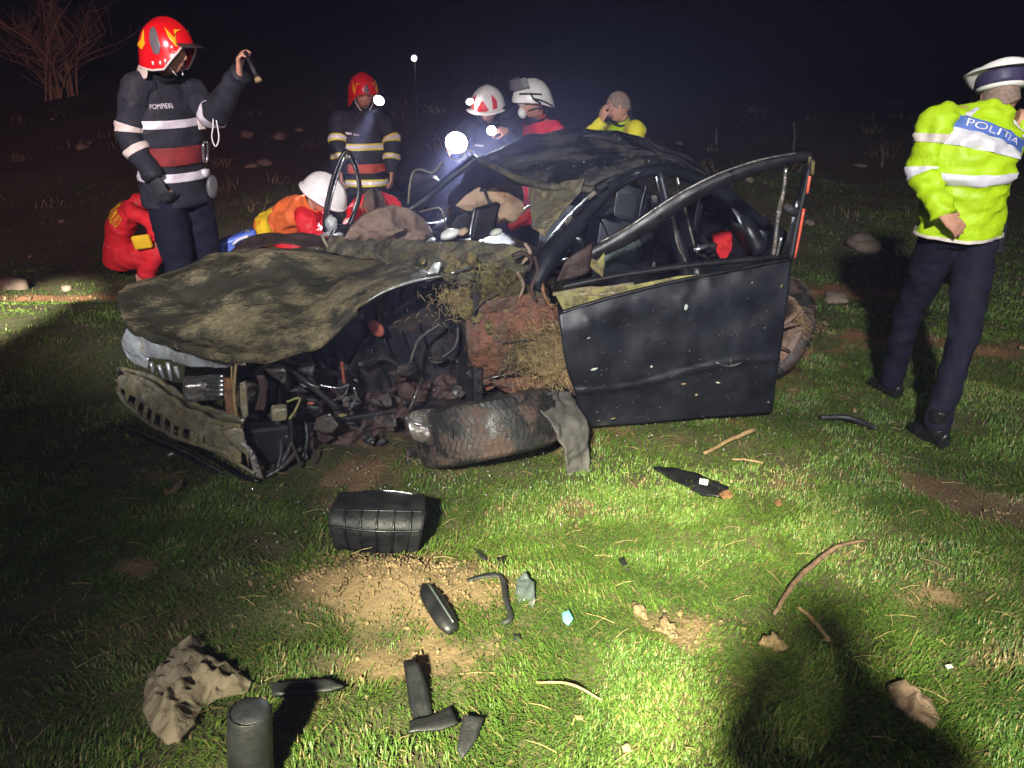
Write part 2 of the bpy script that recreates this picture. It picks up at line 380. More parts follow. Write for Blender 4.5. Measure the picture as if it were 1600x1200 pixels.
redd = lerp3((.17, .115, .065), (.26, .12, .06), sst(2.6, 4.5, yf)*.9+.1*vnoise(xf, yf, 4, 2))
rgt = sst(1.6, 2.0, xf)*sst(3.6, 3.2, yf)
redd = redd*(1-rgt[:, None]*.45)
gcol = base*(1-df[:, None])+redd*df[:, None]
fr_ = sst(7, 11, yf)[:, None]*.8; gcol = gcol*(1-fr_)+fr_*lerp3((.075, .040, .030), (.12, .075, .05), vnoise(xf, yf, .9, 31))
gcol = gcol*(.7+.6*vnoise(xf, yf, 14, 4))[:, None]
M['ground'] = pm('grassland_soil', (.06, .055, .03), .92, 0, .4, 8, .8, 45, attr='Col', spec=.2)
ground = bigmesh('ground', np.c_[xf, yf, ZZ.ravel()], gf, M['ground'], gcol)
tag(ground, 'dark grassy field with bare soil patches', None, kind='structure')
del ground['label']

def grass_patch(n, x0, x1, y0, y1, hmul=1., power=1.):
    x = rng.uniform(x0, x1, n); y = y0+(y1-y0)*rng.random(n)**power
    z = np.abs(x) < .72*(y*.93+.75)+.25                     # only where the field is in sight
    d = dirt(x, y); keep = z & (rng.random(n) > d*.93)
    u = (x-CO[0])*CU[0]+(y-CO[1])*CU[1]; v = (x-CO[0])*CV[0]+(y-CO[1])*CV[1]
    keep &= ~((u > -1.4) & (u < 2.0) & (v > .12) & (v < 1.6))
    thin = vnoise(x, y, 1.7, 6)*.55+vnoise(x, y, 8, 16)*.45+.16*sst(-.4, .5, x)-.035; keep &= rng.random(n) < np.clip(.10+3.2*(thin-.36), .06, 1)
    return x[keep], y[keep]
def grass(name, pts, hmul, wmul, lean0):
    x, y = pts; n = len(x); d = vnoise(x, y, 2.2, 9); tuft = vnoise(x, y, 7, 11)
    h = (.011+.036*tuft**2+.009*rng.random(n))*hmul*rng.uniform(.5, 1.4, n); wd = .0017*wmul*rng.uniform(.7, 1.5, n)
    ang = rng.uniform(0, 2*PI, n)*.65+vnoise(x, y, 3, 13)*6; lean = rng.uniform(.25, 1.15, n)*lean0
    dx, dy = np.cos(ang)*lean, np.sin(ang)*lean; px, py = -np.sin(ang), np.cos(ang); z = gz(x, y)-.004+(vnoise(x, y, 9, 5)-.5)*.035
    P = np.zeros((n, 5, 3))
    P[:, 0] = np.c_[x-px*wd, y-py*wd, z]; P[:, 1] = np.c_[x+px*wd, y+py*wd, z]
    mx, my, mz = x+dx*h*.45, y+dy*h*.45, z+h*.62
    P[:, 2] = np.c_[mx-px*wd*.8, my-py*wd*.8, mz]; P[:, 3] = np.c_[mx+px*wd*.8, my+py*wd*.8, mz]
    P[:, 4] = np.c_[x+dx*h*1.15, y+dy*h*1.15, z+h*(1-.25*lean)]
    b = (np.arange(n)*5)[:, None]
    F = np.concatenate([b+[0, 1, 2], b+[1, 3, 2], b+[2, 3, 4]])
    c = lerp3((.028, .070, .012), (.115, .190, .028), np.clip((d-.3)*1.3+rng.random(n)*.55, 0, 1))
    dry = rng.random(n) < .10+.40*np.clip(dirt(x, y)*1.5+(vnoise(x, y, 1.3, 21)-.55)*2, 0, 1)
    c[dry] = lerp3((.16, .125, .05), (.26, .20, .09), rng.random(int(dry.sum())))
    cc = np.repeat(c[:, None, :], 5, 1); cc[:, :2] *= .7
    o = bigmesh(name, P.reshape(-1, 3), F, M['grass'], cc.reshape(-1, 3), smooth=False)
    return o
gm = bpy.data.materials.new('grass_blades'); gm.use_nodes = True; M['grass'] = gm
ga_ = gm.node_tree.nodes.new('ShaderNodeAttribute'); ga_.attribute_name = 'Col'; gb_ = gm.node_tree.nodes['Principled BSDF']
gm.node_tree.links.new(ga_.outputs['Color'], gb_.inputs['Base Color']); gb_.inputs['Roughness'].default_value = .5; gb_.inputs['Specular IOR Level'].default_value = .35
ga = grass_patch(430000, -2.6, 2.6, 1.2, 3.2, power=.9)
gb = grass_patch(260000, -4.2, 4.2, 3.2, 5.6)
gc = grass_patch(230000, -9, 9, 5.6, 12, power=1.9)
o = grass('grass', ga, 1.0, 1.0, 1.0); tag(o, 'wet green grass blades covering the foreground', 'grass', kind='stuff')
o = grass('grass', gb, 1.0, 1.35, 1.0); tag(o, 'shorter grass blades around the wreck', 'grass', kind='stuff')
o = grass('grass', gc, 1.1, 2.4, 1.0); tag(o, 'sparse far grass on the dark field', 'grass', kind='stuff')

# loose clods and crumbs of soil on the heap
def crumbs(name, pts, sizes, mat, label, cat, parent=None):
    mb = MB()
    for p, s in zip(pts, sizes):
        r = Euler((random.random()*6, random.random()*6, random.random()*6)).to_matrix()
        mb.ell(p, (s, s*random.uniform(.5, 1), s*random.uniform(.4, .8)), r, 5, 4, 1.1)
    o = mb.obj(name, mat, parent); tag(o, label, cat, kind='stuff'); return o
pts, sz = [], []
for _ in range(4200):
    a = random.random()*2*PI; q = random.random()**.7*1.15; x = MOUND[0]+.40*q*math.cos(a); y = MOUND[1]+.21*q*math.sin(a)
    if random.random() < .5: y = MOUND[1]+abs(y-MOUND[1])
    s = random.choice([.0015, .002, .002, .003, .003, .004, .005, .008]); pts.append((x, y, float(gz(x, y))+s*.6)); sz.append(s)
crumbs('soil_clods', pts, sz, M['soil'], 'crumbly sandy soil clods heaped beside the broken parts', 'soil')
pts, sz = [], []
for _ in range(700):
    cx, cy, a_, b_, r_, k_ = random.choice(DIRT[:12]); x = cx+random.gauss(0, a_*.5); y = cy+random.gauss(0, b_*.5)
    if y < 1.3: continue
    s = random.choice([.003, .004, .005, .007, .012])*(1 if y < 4 else 1.8); pts.append((x, y, float(gz(x, y))+s*.4)); sz.append(s)
crumbs('earth_lumps', pts, sz, M['soil'], 'small dark earth lumps scattered over the bare patches', 'soil')

# rocks on the far field
def rock(px, py, wpx, hpx, label, grp='pale rocks on the dark field'):
    c = G(px, py); k = c[1]*FW[1]/FPX+(CAM_H-c[2])*.38/FPX
    mb = MB(); mb.ell((c[0], c[1], c[2]+hpx*k*.25), (wpx*k*.5, wpx*k*.42, hpx*k*.75), Euler((0, .1, random.random()*3)).to_matrix(), 14, 9, .0)
    v = np.array(mb.v)
    for i in range(len(v)): q_ = v[i]-c; v[i] = c+q_*(1+.55*fb(v[i], 2.0/(wpx*k+.1))-.25*abs(fb(v[i]+4, 3.5/(wpx*k+.1), 2)))*np.array([1, 1, .62 if q_[2] > 0 else 1])
    o = mk('rock', v, mb.f, M['rock']); tag(o, label, 'rock', grp)
for a in [(385, 213, 26, 16, 'rock left of a pair beside the raised torch hand'), (436, 213, 34, 16, 'wide flat rock right of the pair below the torch'),
          (392, 263, 26, 10, 'low flat rock above the blue case, left one'), (417, 259, 22, 12, 'small round rock above the blue case, right one'),
          (1350, 388, 62, 30, 'large brown rock right of the open car door'), (1308, 470, 46, 22, 'smaller brown rock near the rear wheel'),
          (104, 453, 16, 12, 'small reddish rock by the lit strip of grass'), (18, 452, 46, 26, 'reddish earth lump at the left edge'),
          (990, 118, 18, 8, 'tiny pale rock high on the hillside'), (1170, 283, 16, 10, 'pale rock seen through the door window'), (1345, 262, 22, 9, 'faint rock beyond the door top corner'), (130, 232, 30, 12, 'dim rock below the bare shrub')]:
    rock(*a)

spots_ = []
while len(spots_) < 9:
    y = random.uniform(8.5, 20); x = random.uniform(-.62, .62)*y; q = np.array([x, y, float(gz(x, y))])-CP; zc_ = q@FW; X_, Y_ = 800+FPX*(q@RI)/zc_, 600-FPX*(q@UP)/zc_
    if (470 < X_ < 1040 and Y_ > 150) or (170 < X_ < 330) or X_ > 1400: continue
    spots_.append((X_, Y_))
for (X_, Y_), nth in zip(sorted(spots_), ('first', 'second', 'third', 'fourth', 'fifth', 'sixth', 'seventh', 'eighth', 'ninth')):
    rock(X_, Y_, random.uniform(8, 20), random.uniform(5, 10), 'small dim stone on the dark bank, %s of nine from the left' % nth, 'small stones scattered over the bank')
sp_ = []
mb = MB()
for _ in range(90):
    y = random.uniform(9, 19); x = random.uniform(-.66, .66)*y
    for _k in range(9):
        p = np.array([x+random.gauss(0, .10), y+random.gauss(0, .10), 0]); p[2] = float(gz(p[0], p[1])); l = random.uniform(.05, .18); d = np.array([random.gauss(0, .35), random.gauss(0, .35), 1])*l
        mb.tube([p, p+d*.6, p+d+np.array([d[0]*.5, d[1]*.5, -.02])], [.006, .004, .002], 3, cap=False)
o = mb.obj('dry_scrub', M['straw'], None); tag(o, 'dry scrub tufts over the dark bank behind the wreck', 'scrub', kind='stuff')
# bare shrub and thin posts on the bank
sb = G(105, 163); root = empty('bare_shrub', sb); tag(root, 'large leafless shrub with fanned reddish stems on the bank', 'shrub')
k = sb[1]/FPX
for i, (tx, ty, r0) in enumerate([(8, 45, 9), (-25, 20, 7), (40, 60, 5), (75, 10, 9), (60, -30, 7), (112, 55, 5), (140, 8, 5), (165, 50, 4), (180, 80, 3), (20, 95, 4), (-40, 70, 5), (125, -20, 4), (95, 40, 4), (200, 60, 3)]):
    b = sb+np.array([random.uniform(-.35, .3), random.uniform(-.4, .4), -.1]); e = Y(tx, ty, sb[1]+random.uniform(-1.2, 1.2)); mid = (b*.55+e*.45)+np.array([(e[0]-b[0])*-.18, 0, .25])
    c = catmull([b, mid, e], 14); c += np.array([[.04*fb(p+i, 1.3), .04*fb(p+9+i, 1.3), 0] for p in c])
    mb = MB(); mb.tube(c, [r0*k*.42, r0*k*.28, r0*k*.06], 7)
    for j in range(11):
        q = c[3+j]; t = q+np.array([random.uniform(-.8, .8), random.uniform(-.6, .6), random.uniform(.25, 1.0)]); tw = catmull([q, (q+t)/2+np.array([random.uniform(-.1, .1), 0, -.06]), t], 7); mb.tube(tw, [r0*k*.14, r0*k*.03], 4)
        for l in range(3):
            q2 = tw[2+l]; mb.tube([q2, q2+np.array([random.uniform(-.3, .3), random.uniform(-.2, .2), random.uniform(.1, .4)])], [r0*k*.05, r0*k*.015], 3)
    mb.obj('stem', M['bark'], root)
for px, py, top in [(1240, 236, 190), (1118, 225, 198), (1378, 262, 226)]:
    p = G(px, py); t = Y(px, top, p[1]); mb = MB(); mb.tube([p-np.array([0, 0, .2]), (p+t)/2+np.array([.02, 0, 0]), t], [.03, .027, .02], 8)
    o = mb.obj('fence_post', M['post']); tag(o, {1240: 'thin grey post beyond the top of the open door', 1118: 'faint thin post above the rear of the wreck', 1378: 'dim post left of the yellow jacket'}[px], 'post', 'thin posts on the far field')
# far lamp
p = Y(647, 91, 16); root = empty('street_lamp', (p[0], p[1], float(gz(p[0], p[1])))); tag(root, 'tiny lit lamp on a short post up the dark slope', 'street lamp')
mb = MB(); mb.tube([(p[0], p[1], float(gz(p[0], p[1]))-.2), (p[0], p[1]+.1, p[2]-.05)], .010, 8); mb.obj('pole', M['black'], root)
mb = MB(); mb.ell(p, (.05, .05, .05), None, 12, 8); mb.obj('bulb', E_far, root)

# ------------------------------------------------------------------ the wrecked car
car = empty('crashed_car', CO); tag(car, 'wrecked muddy black hatchback with crushed front and open driver door', 'car')
def P_(f, lst, *a): return [f(x, y, *a) for x, y in lst]
def L_(lst): return [V(*p) for p in lst]
# bonnet
cv_ = [(1.45, [(215, 440), (270, 422), (340, 398), (420, 388), (490, 386), (505, 389)]),
       (1.15, [(190, 452), (260, 438), (340, 418), (420, 403), (500, 398), (545, 400)]),
       (.90, [(185, 472), (240, 466), (330, 446), (420, 425), (510, 412), (575, 407)]),
       (.60, [(204, 510), (265, 500), (350, 475), (440, 450), (530, 430), (604, 412)]),
       (.30, [(272, 534), (320, 530), (400, 505), (480, 478), (560, 442), (640, 418)]),
       (.05, [(352, 555), (410, 556), (460, 547), (510, 527), (555, 485), (600, 457), (650, 440), (692, 431)])]
v, f = loft([P_(V, c, vv) for vv, c in cv_], 92, 80, .02, 2.6, .016)
v = np.array(v).reshape(80, 92, 3)
for j in range(80):                                    # the bonnet skin is pressed into long buckles
    for i in range(92):
        t, q = i/91, j/79
        e = math.sin(PI*t)*math.sin(PI*q)
        for (t0, q0, t1, q1, wd_, hh) in ((.10, .72, .98, .50, .045, .035), (.05, .45, .62, .80, .05, -.03), (.30, .20, .95, .30, .06, .03), (.55, .95, .85, .62, .05, .03), (.18, .15, .30, .60, .05, -.025), (.02, .30, .20, .05, .05, .02)):
            dx, dy = t1-t0, q1-q0; k_ = min(1, max(0, ((t-t0)*dx+(q-q0)*dy)/(dx*dx+dy*dy))); d_ = math.hypot(t-t0-k_*dx, q-q0-k_*dy)+.02*noise.noise(Vector((t*9, q*9, 1)))
            v[j, i, 2] += .55*hh*max(0, 1-abs(d_)/wd_)*min(1, 6*t*(1-t)+.15)*min(1, 8*q*(1-q)+.1)
        v[j, i, 2] += e*(.018*math.sin(9*t+7*q)-.03*math.exp(-((t-.30)/.10)**2-((q-.35)/.14)**2)+.022*math.exp(-((t-.62)/.05)**2))
bon = mk('bonnet', v.reshape(-1, 3), f, M['hood'], car, thick=.012)
lipc = [v[-1-i, 0] for i in range(0, 80, 4)][::-1]+[v[-1, i] for i in range(2, 56, 4)]      # turned-down rim along the nose and the near flank
lipc = np.array(lipc); lo_ = lipc+np.array([0, 0, -.035])+CV*.010+np.array([[.012*fb(p, 9), .012*fb(p+3, 9), .014*fb(p+6, 9)] for p in lipc])
vl, fl = loft([lipc, (lipc+lo_)/2-CV*.006, lo_, lo_+CV*.03+CU*.012], 60, 10, .004, 14); mk('bonnet_rim', vl, fl, M['hood'], bon, thick=.006)
edge = catmull(P_(V, [(575, 470), (600, 456), (640, 441), (690, 431)], .045), 24)
mb = MB(); mb.tube(edge, [.001, .004, .007, .005, .002], 6); mb.obj('folded_edge', M['alu'], bon)
# far front wing lifted behind the bonnet
v, f = loft([P_(V, [(352, 397), (380, 378), (420, 368), (470, 364), (515, 372)], 1.62), P_(V, [(350, 402), (400, 388), (440, 384), (490, 386), (520, 392)], 1.45)], 20, 8, .02, 5)
mk('front_wing', v, f, M['claydark'], car, thick=.008)['label'] = 'mud covered far front wing'
v, f = loft([P_(V, [(455, 394), (480, 390), (497, 388)], 1.40), P_(V, [(458, 398), (480, 397), (498, 394)], 1.36)], 8, 3, .004, 20)
mk('torn_strip', v, f, M['alu'], car, thick=.004)
# scuttle between bonnet and windscreen
sc = [P_(V, [(500, 392), (512, 380), (525, 370)], 1.48), P_(V, [(552, 402), (565, 388), (575, 374)], 1.15), P_(V, [(604, 413), (620, 395), (632, 376)], .85),
      P_(V, [(640, 420), (665, 400), (690, 378)], .6), P_(V, [(700, 432), (735, 405), (765, 378)], .35), P_(V, [(762, 432), (800, 412), (830, 388)], .15)]
v, f = loft(sc, 16, 60, .03, 7, .02); mk('scuttle', v, f, M['cowl'], car, thick=.008)
# dashboard under the windscreen
v, f = loft([[K(-.02, vv, .80), K(.10, vv, .86), K(.28, vv, .84), K(.36, vv, .70), K(.36, vv, .5)] for vv in (.15, .5, .9, 1.3, 1.5)], 16, 16, .02, 6)
mk('dashboard', v, f, M['black'], car, thick=.02)
# roof
rv = [(1.40, [(745, 245), (800, 222), (860, 208), (930, 206), (985, 211), (1035, 232), (1085, 252), (1128, 282)]),
      (1.10, [(775, 256), (840, 230), (900, 214), (960, 211), (1010, 222), (1055, 242), (1100, 264), (1142, 300)]),
      (.80, [(812, 272), (870, 250), (930, 235), (985, 231), (1030, 242), (1075, 258), (1118, 280), (1158, 318)]),
      (.50, [(862, 284), (905, 268), (950, 255), (1000, 249), (1040, 256), (1085, 270), (1130, 296), (1172, 332)]),
      (.25, [(925, 290), (950, 281), (980, 272), (1010, 266), (1045, 266), (1095, 282), (1150, 316), (1196, 348)])]
v, f = loft([P_(V, c, vv) for vv, c in rv], 50, 36, .022, 4, .016); mk('roof', v, f, M['roof'], car, thick=.02)
# windscreen header bar and remains of the screen
hd = catmull(P_(V, [(745, 247)], 1.4)+P_(V, [(775, 258)], 1.1)+P_(V, [(812, 276)], .8)+P_(V, [(862, 288)], .5)+P_(V, [(928, 292)], .25), 24)
mb = MB(); mb.tube(hd-np.array([0, 0, .015]), .028, 8, flat=.7); mb.obj('header_bar', M['cowl'], car)
v, f = plate(P_(V, [(822, 279)], .75)+P_(V, [(862, 286)], .5)+P_(V, [(915, 279)], .28)+P_(V, [(905, 302)], .27)+P_(V, [(880, 330)], .22)+P_(V, [(850, 368)], .16)+P_(V, [(832, 358)], .26)+P_(V, [(828, 320)], .6), 4, .02, 7)
mk('windscreen_remnant', v, f, M['crazed'], car, thick=.006)
v, f = plate(P_(V, [(745, 250)], 1.36)+P_(V, [(790, 268)], 1.0)+P_(V, [(828, 292)], .70)+P_(V, [(790, 288)], .98)+P_(V, [(755, 296)], 1.15)+P_(V, [(722, 322)], 1.28)+P_(V, [(708, 350)], 1.30)+P_(V, [(696, 344)], 1.42)+P_(V, [(700, 305)], 1.42), 3, .02, 6)
mk('torn_screen_edge', v, f, M['blackg'], car, thick=.006)
# pillars
def pillar(name, pts, r, mat=None, flat=.7, n=24, seg=8):
    mb = MB(); mb.tube(catmull(pts, n), r, seg, flat=flat); return mb.obj(name, mat or M['paint'], car)
a_near = [V(828, 446, .07), V(848, 412, .09), V(878, 372, .13), V(915, 330, .18), V(950, 296, .22), V(990, 272, .24)]
pa = pillar('front_pillar', a_near, [.075, .072, .066, .06, .052, .035])
mb = MB(); mb.tube(catmull([p+np.array([.045, -.03, .012]) for p in a_near], 24), .010, 6); mb.obj('pillar_seam', M['blackg'], pa)
for t, (x, y) in enumerate([(872, 362), (888, 344), (902, 329), (925, 305), (943, 290)]):
    c = V(x, y, .12); mb = MB(); mb.box(c, (.05, .02, .022), Euler((random.uniform(-.5, .5), -.7, random.uniform(-.5, .5))).to_matrix()); mb.obj('broken_clip', M['steel'] if t % 2 else M['black'], pa, bevel=.003)
pillar('front_pillar', [V(636, 329, 1.56), V(665, 310, 1.53), V(700, 280, 1.47), V(745, 246, 1.40)], [.044, .042, .04, .04])
pillar('bright_pillar_edge', [V(640, 322, 1.59), V(668, 302, 1.55), V(700, 274, 1.49), V(738, 246, 1.43)], .008, M['chrome'])
pillar('roof_rail', [V(985, 274, .24), V(1010, 268, .22), V(1045, 267, .22), V(1095, 284, .22), V(1150, 318, .22), V(1196, 350, .22)], .046)
pillar('middle_pillar', [V(1030, 268, .2), V(1040, 310, .16), V(1055, 360, .10), V(1070, 420, .06), V(1074, 500, .05), V(1070, 600, .05)], [.035, .04, .05, .055, .06, .06])
for pts in ([(1044, 318, .04), (1052, 350, .03), (1060, 388, .02), (1064, 394, .02), (1073, 412, .02)], [(1066, 308, .10), (1076, 350, .08), (1085, 385, .06)], [(1047, 262, .2), (1056, 272, .2), (1061, 290, .18)]):
    pillar('door_seal', [V(*p) for p in pts], .009, M['steel'], n=12)
pillar('rear_pillar', [V(1128, 286, .9), V(1148, 318, .5), V(1166, 346, .2), V(1190, 395, .1)], [.03, .035, .04, .05])
v, f = plate(P_(V, [(1080, 312), (1128, 290), (1150, 320), (1165, 348), (1120, 352), (1082, 345)], .95), 3, .04, 5); mk('rear_shelf_wreckage', v, f, M['claydark'], car, thick=.02)
# far side: window frame of the opened passenger door standing behind the bonnet
fr = [V(507, 362, 1.95), V(510, 325, 1.95), V(522, 275, 1.95), V(537, 240, 1.95), V(545, 238, 1.95), V(556, 262, 1.95), V(562, 300, 1.95), V(553, 335, 1.95), V(540, 362, 1.95)]
far = pillar('passenger_door_frame', fr, .020, M['blackg'], flat=.8, n=44)
mb = MB(); mb.tube(catmull([V(511, 365, 1.93), V(514, 328, 1.93), V(526, 280, 1.93), V(539, 243, 1.93)], 20), .008, 6); mb.obj('seal_strip', M['chrome'], far)
mb = MB(); mb.tube(catmull([V(545, 242, 1.92), V(555, 266, 1.92), V(560, 300, 1.92), V(551, 333, 1.92)], 20), .007, 6); mb.obj('seal_strip', M['chrome'], far)
mb = MB(); mb.ell(V(518, 350, 1.92), (.045, .03, .06), None, 10, 8, .25); mb.ell(V(520, 366, 1.92), (.07, .03, .02), None, 10, 8, .25); mb.obj('torn_hinge', M['alu'], far)
v, f = plate(P_(V, [(512, 372), (524, 352), (548, 350), (552, 372), (540, 382)], 1.9), 2, .02, 8); mk('door_corner', v, f, M['blackg'], far, thick=.02)
lp = [V(638, 318, 1.72), V(640, 292, 1.72), V(646, 268, 1.72), V(660, 265, 1.72), V(676, 270, 1.72), V(692, 252, 1.72)]
pillar('bent_window_strip', lp, .010, M['galv'], n=20)
v, f = plate(P_(V, [(640, 312), (646, 270), (674, 271), (690, 282), (665, 304)], 1.74), 3, .03, 7); mk('torn_trim', v, f, M['dirtyblack'], car, thick=.006)
pillar('bent_window_strip', [V(674, 276, 1.6), V(688, 284, 1.58)], .006, M['chrome'], n=4)
# airbags
def blob(name, outline, v0, depth, mat, cr=.02, csc=9, parent=None, func=V):
    """a stuffed, wrinkled bag: outline, thick in the middle"""
    pv, pf = plate([func(x, y, v0) for x, y in outline], 5, 0)
    pv = np.array(pv); c = pv.mean(0); O2 = np.array([func(x, y, v0) for x, y in outline])
    seg = np.array([np.min(np.linalg.norm(np.linspace(O2[i], O2[(i+1) % len(O2)], 12)[None]-pv[:, None], axis=2), axis=1) for i in range(len(O2))]).min(0)
    h = np.sqrt(np.clip(seg/seg.max(), 0, 1)); nd = -CV
    wr = np.array([fb(p, csc)*.7+(.35-abs(fb(p+5, csc*.8, 2)))*.9 for p in pv])
    front = pv+nd[None]*(h*(depth+cr*wr))[:, None]; back = pv-nd[None]*(h*depth*.6)[:, None]
    n = len(pv); o = mk(name, np.r_[front, back], [list(q) for q in pf]+[[i+n for i in q][::-1] for q in pf], mat, parent if parent is not None else car)
    return o
blob('airbag', [(537, 372), (548, 352), (566, 335), (590, 325), (612, 320), (640, 326), (660, 340), (674, 360), (677, 375), (640, 380), (600, 379), (560, 378)], 1.28, .12, M['airbag'], .11, 8)
blob('curtain_airbag', [(712, 321), (728, 305), (745, 294), (775, 284), (812, 283), (818, 305), (818, 328), (806, 346), (790, 351), (777, 349), (776, 333), (758, 326), (735, 333)], 1.18, .03, M['curtain'], .03, 6)
v, f = plate(P_(V, [(742, 327), (779, 317), (774, 340), (770, 366), (745, 374), (733, 371)], .82), 3, .01, 6); mk('seat_side_trim', v, f, M['black'], car, thick=.05)
pillar('wiper_stub', [V(742, 326, .80), V(737, 350, .78), V(734, 371, .76)], .009, M['chrome'], n=8)
pillar('mirror_stem', [V(756, 294, .9), V(762, 310, .9), V(768, 326, .88)], .013, M['black'], n=8)
pillar('mirror_arm', [V(750, 299, .9), V(764, 297, .9)], .008, M['black'], n=4)
v, f = plate(P_(V, [(713, 330), (742, 330), (738, 368), (705, 372), (700, 350)], 1.0), 2, .02, 6); mk('centre_console', v, f, M['black'], car, thick=.08)
pillar('bent_wire', [V(656, 331, 1.3), V(686, 325, 1.3), V(694, 340, 1.28), V(698, 360, 1.26)], .006, M['galv'], n=12)
blob('torn_airbag_strip', [(921, 316), (916, 335), (914, 344), (902, 355), (892, 376), (889, 365), (884, 358), (893, 342), (903, 330)], .35, .012, M['bag'], .02, 14)
blob('door_airbag', [(924, 396), (940, 378), (962, 366), (985, 362), (1002, 378), (1004, 398), (994, 416), (960, 410), (940, 420), (928, 414)], .28, .05, M['tinted'], .04, 7)
# steering wheel and column
st = K(.42, .48, .74); ring = [st+.17*(math.cos(a)*np.array([-CV[0], -CV[1], 0])+math.sin(a)*(np.array([0, 0, .9])+CU*.35)) for a in np.linspace(0, 2*PI, 28)]
mb = MB(); mb.tube(ring, .016, 8, cap=False); sw = mb.obj('steering_wheel', M['black'], car)
mb = MB(); mb.tube([st, st-CU*.25-np.array([0, 0, .08])], [.05, .03], 10); mb.ell(st, (.07, .07, .06), None, 12, 8); mb.obj('steering_column', M['black'], sw)
# seats
def seat(u, v_, tilt=.12):
    r = Euler((0, tilt, PSI)).to_matrix(); sroot = mk('seat', *rbox(K(u-.22, v_, .34), (.50, .48, .14), Euler((0, -.08, PSI)).to_matrix()), M['seat'], car, bevel=.05)
    mk('backrest', *rbox(K(u+.05, v_, .68), (.13, .46, .58), r), M['seat'], sroot, bevel=.05)
    mk('headrest', *rbox(K(u+.10, v_, 1.06), (.09, .27, .19), r), M['seat'], sroot, bevel=.04)
    for s_ in (-.06, .06):
        mb = MB(); mb.tube([K(u+.07, v_+s_, .93), K(u+.09, v_+s_, 1.02)], .007, 6); mb.obj('headrest_post', M['steel'], sroot)
def rbox(c, size, rot):
    mb = MB().box(c, size, rot); return mb.v, mb.f
seat(.72, .48); seat(.72, 1.2)
mk('rear_bench', *rbox(K(1.42, .85, .40), (.5, 1.3, .18), Euler((0, 0, PSI)).to_matrix()), M['seat'], car, bevel=.05)
mk('rear_backrest', *rbox(K(1.66, .85, .66), (.14, 1.3, .5), Euler((0, .25, PSI)).to_matrix()), M['seat'], car, bevel=.05)
mk('seat_belt_buckle', *rbox(V(1001, 361, .3), (.02, .015, .035), Euler((0, .1, 0)).to_matrix()), M['foam'], car, bevel=.004)
mb = MB(); mb.tube([V(1022, 385, .32), V(1020, 418, .3)], .016, 8); mb.obj('belt_anchor', M['steel'], car)
mb = MB(); mb.tube([V(1086, 391, .3), V(1107, 384, .3)], .013, 8); mb.obj('belt_tongue', M['chrome'], car)
# floor pan, sills, inner body, far side panels
mk('floor_pan', *rbox(K(.65, .85, .13), (2.5, 1.5, .06), Euler((0, 0, PSI)).to_matrix()), M['dirtyblack'], car, bevel=.01)
mk('sill', *rbox(K(.68, .10, .16), (1.55, .14, .16), Euler((0, 0, PSI)).to_matrix()), M['dirtyblack'], car, bevel=.03)
v, f = loft([[K(u, .04, .2) for u in (.92, 1.2, 1.45)], [K(u, -.01, .5) for u in (.92, 1.2, 1.42)], [K(u, .03, .80) for u in (.92, 1.2, 1.5)]], 14, 12, .02, 5)
rd = mk('rear_door', v, f, M['paint'], car, thick=.05)
mk('door_handle', *rbox(K(1.28, -.03, .68), (.16, .035, .03), Euler((0, 0, PSI)).to_matrix()), M['paint'], rd, bevel=.01)
v, f = loft([[K(u, 1.68, .2) for u in (-.1, .6, 1.3, 2.0)], [K(u, 1.74, .5) for u in (-.1, .6, 1.3, 2.05)], [K(u, 1.66, .82) for u in (-.1, .6, 1.3, 2.05)]], 24, 12, .03, 4)
mk('far_side_panel', v, f, M['paint'], car, thick=.03)
v, f = loft([[K(1.60, .18, .25), K(1.72, .8, .3), K(2.0, 1.62, .25)], [K(1.62, .18, .55), K(1.8, .8, .6), K(2.12, 1.62, .55)], [K(1.56, .2, .88), K(1.7, .8, .9), K(2.0, 1.6, .86)]], 24, 14, .05, 4, .04)
mk('tailgate', v, f, M['paint'], car, thick=.02)
v, f = loft([[K(1.40, .02, .42), K(1.44, .02, .66), K(1.56, .03, .74)], [K(1.40, .10, .45), K(1.44, .12, .72), K(1.56, .14, .86)]], 12, 5, .02, 6); mk('rear_wing', v, f, M['paint'], car, thick=.01)
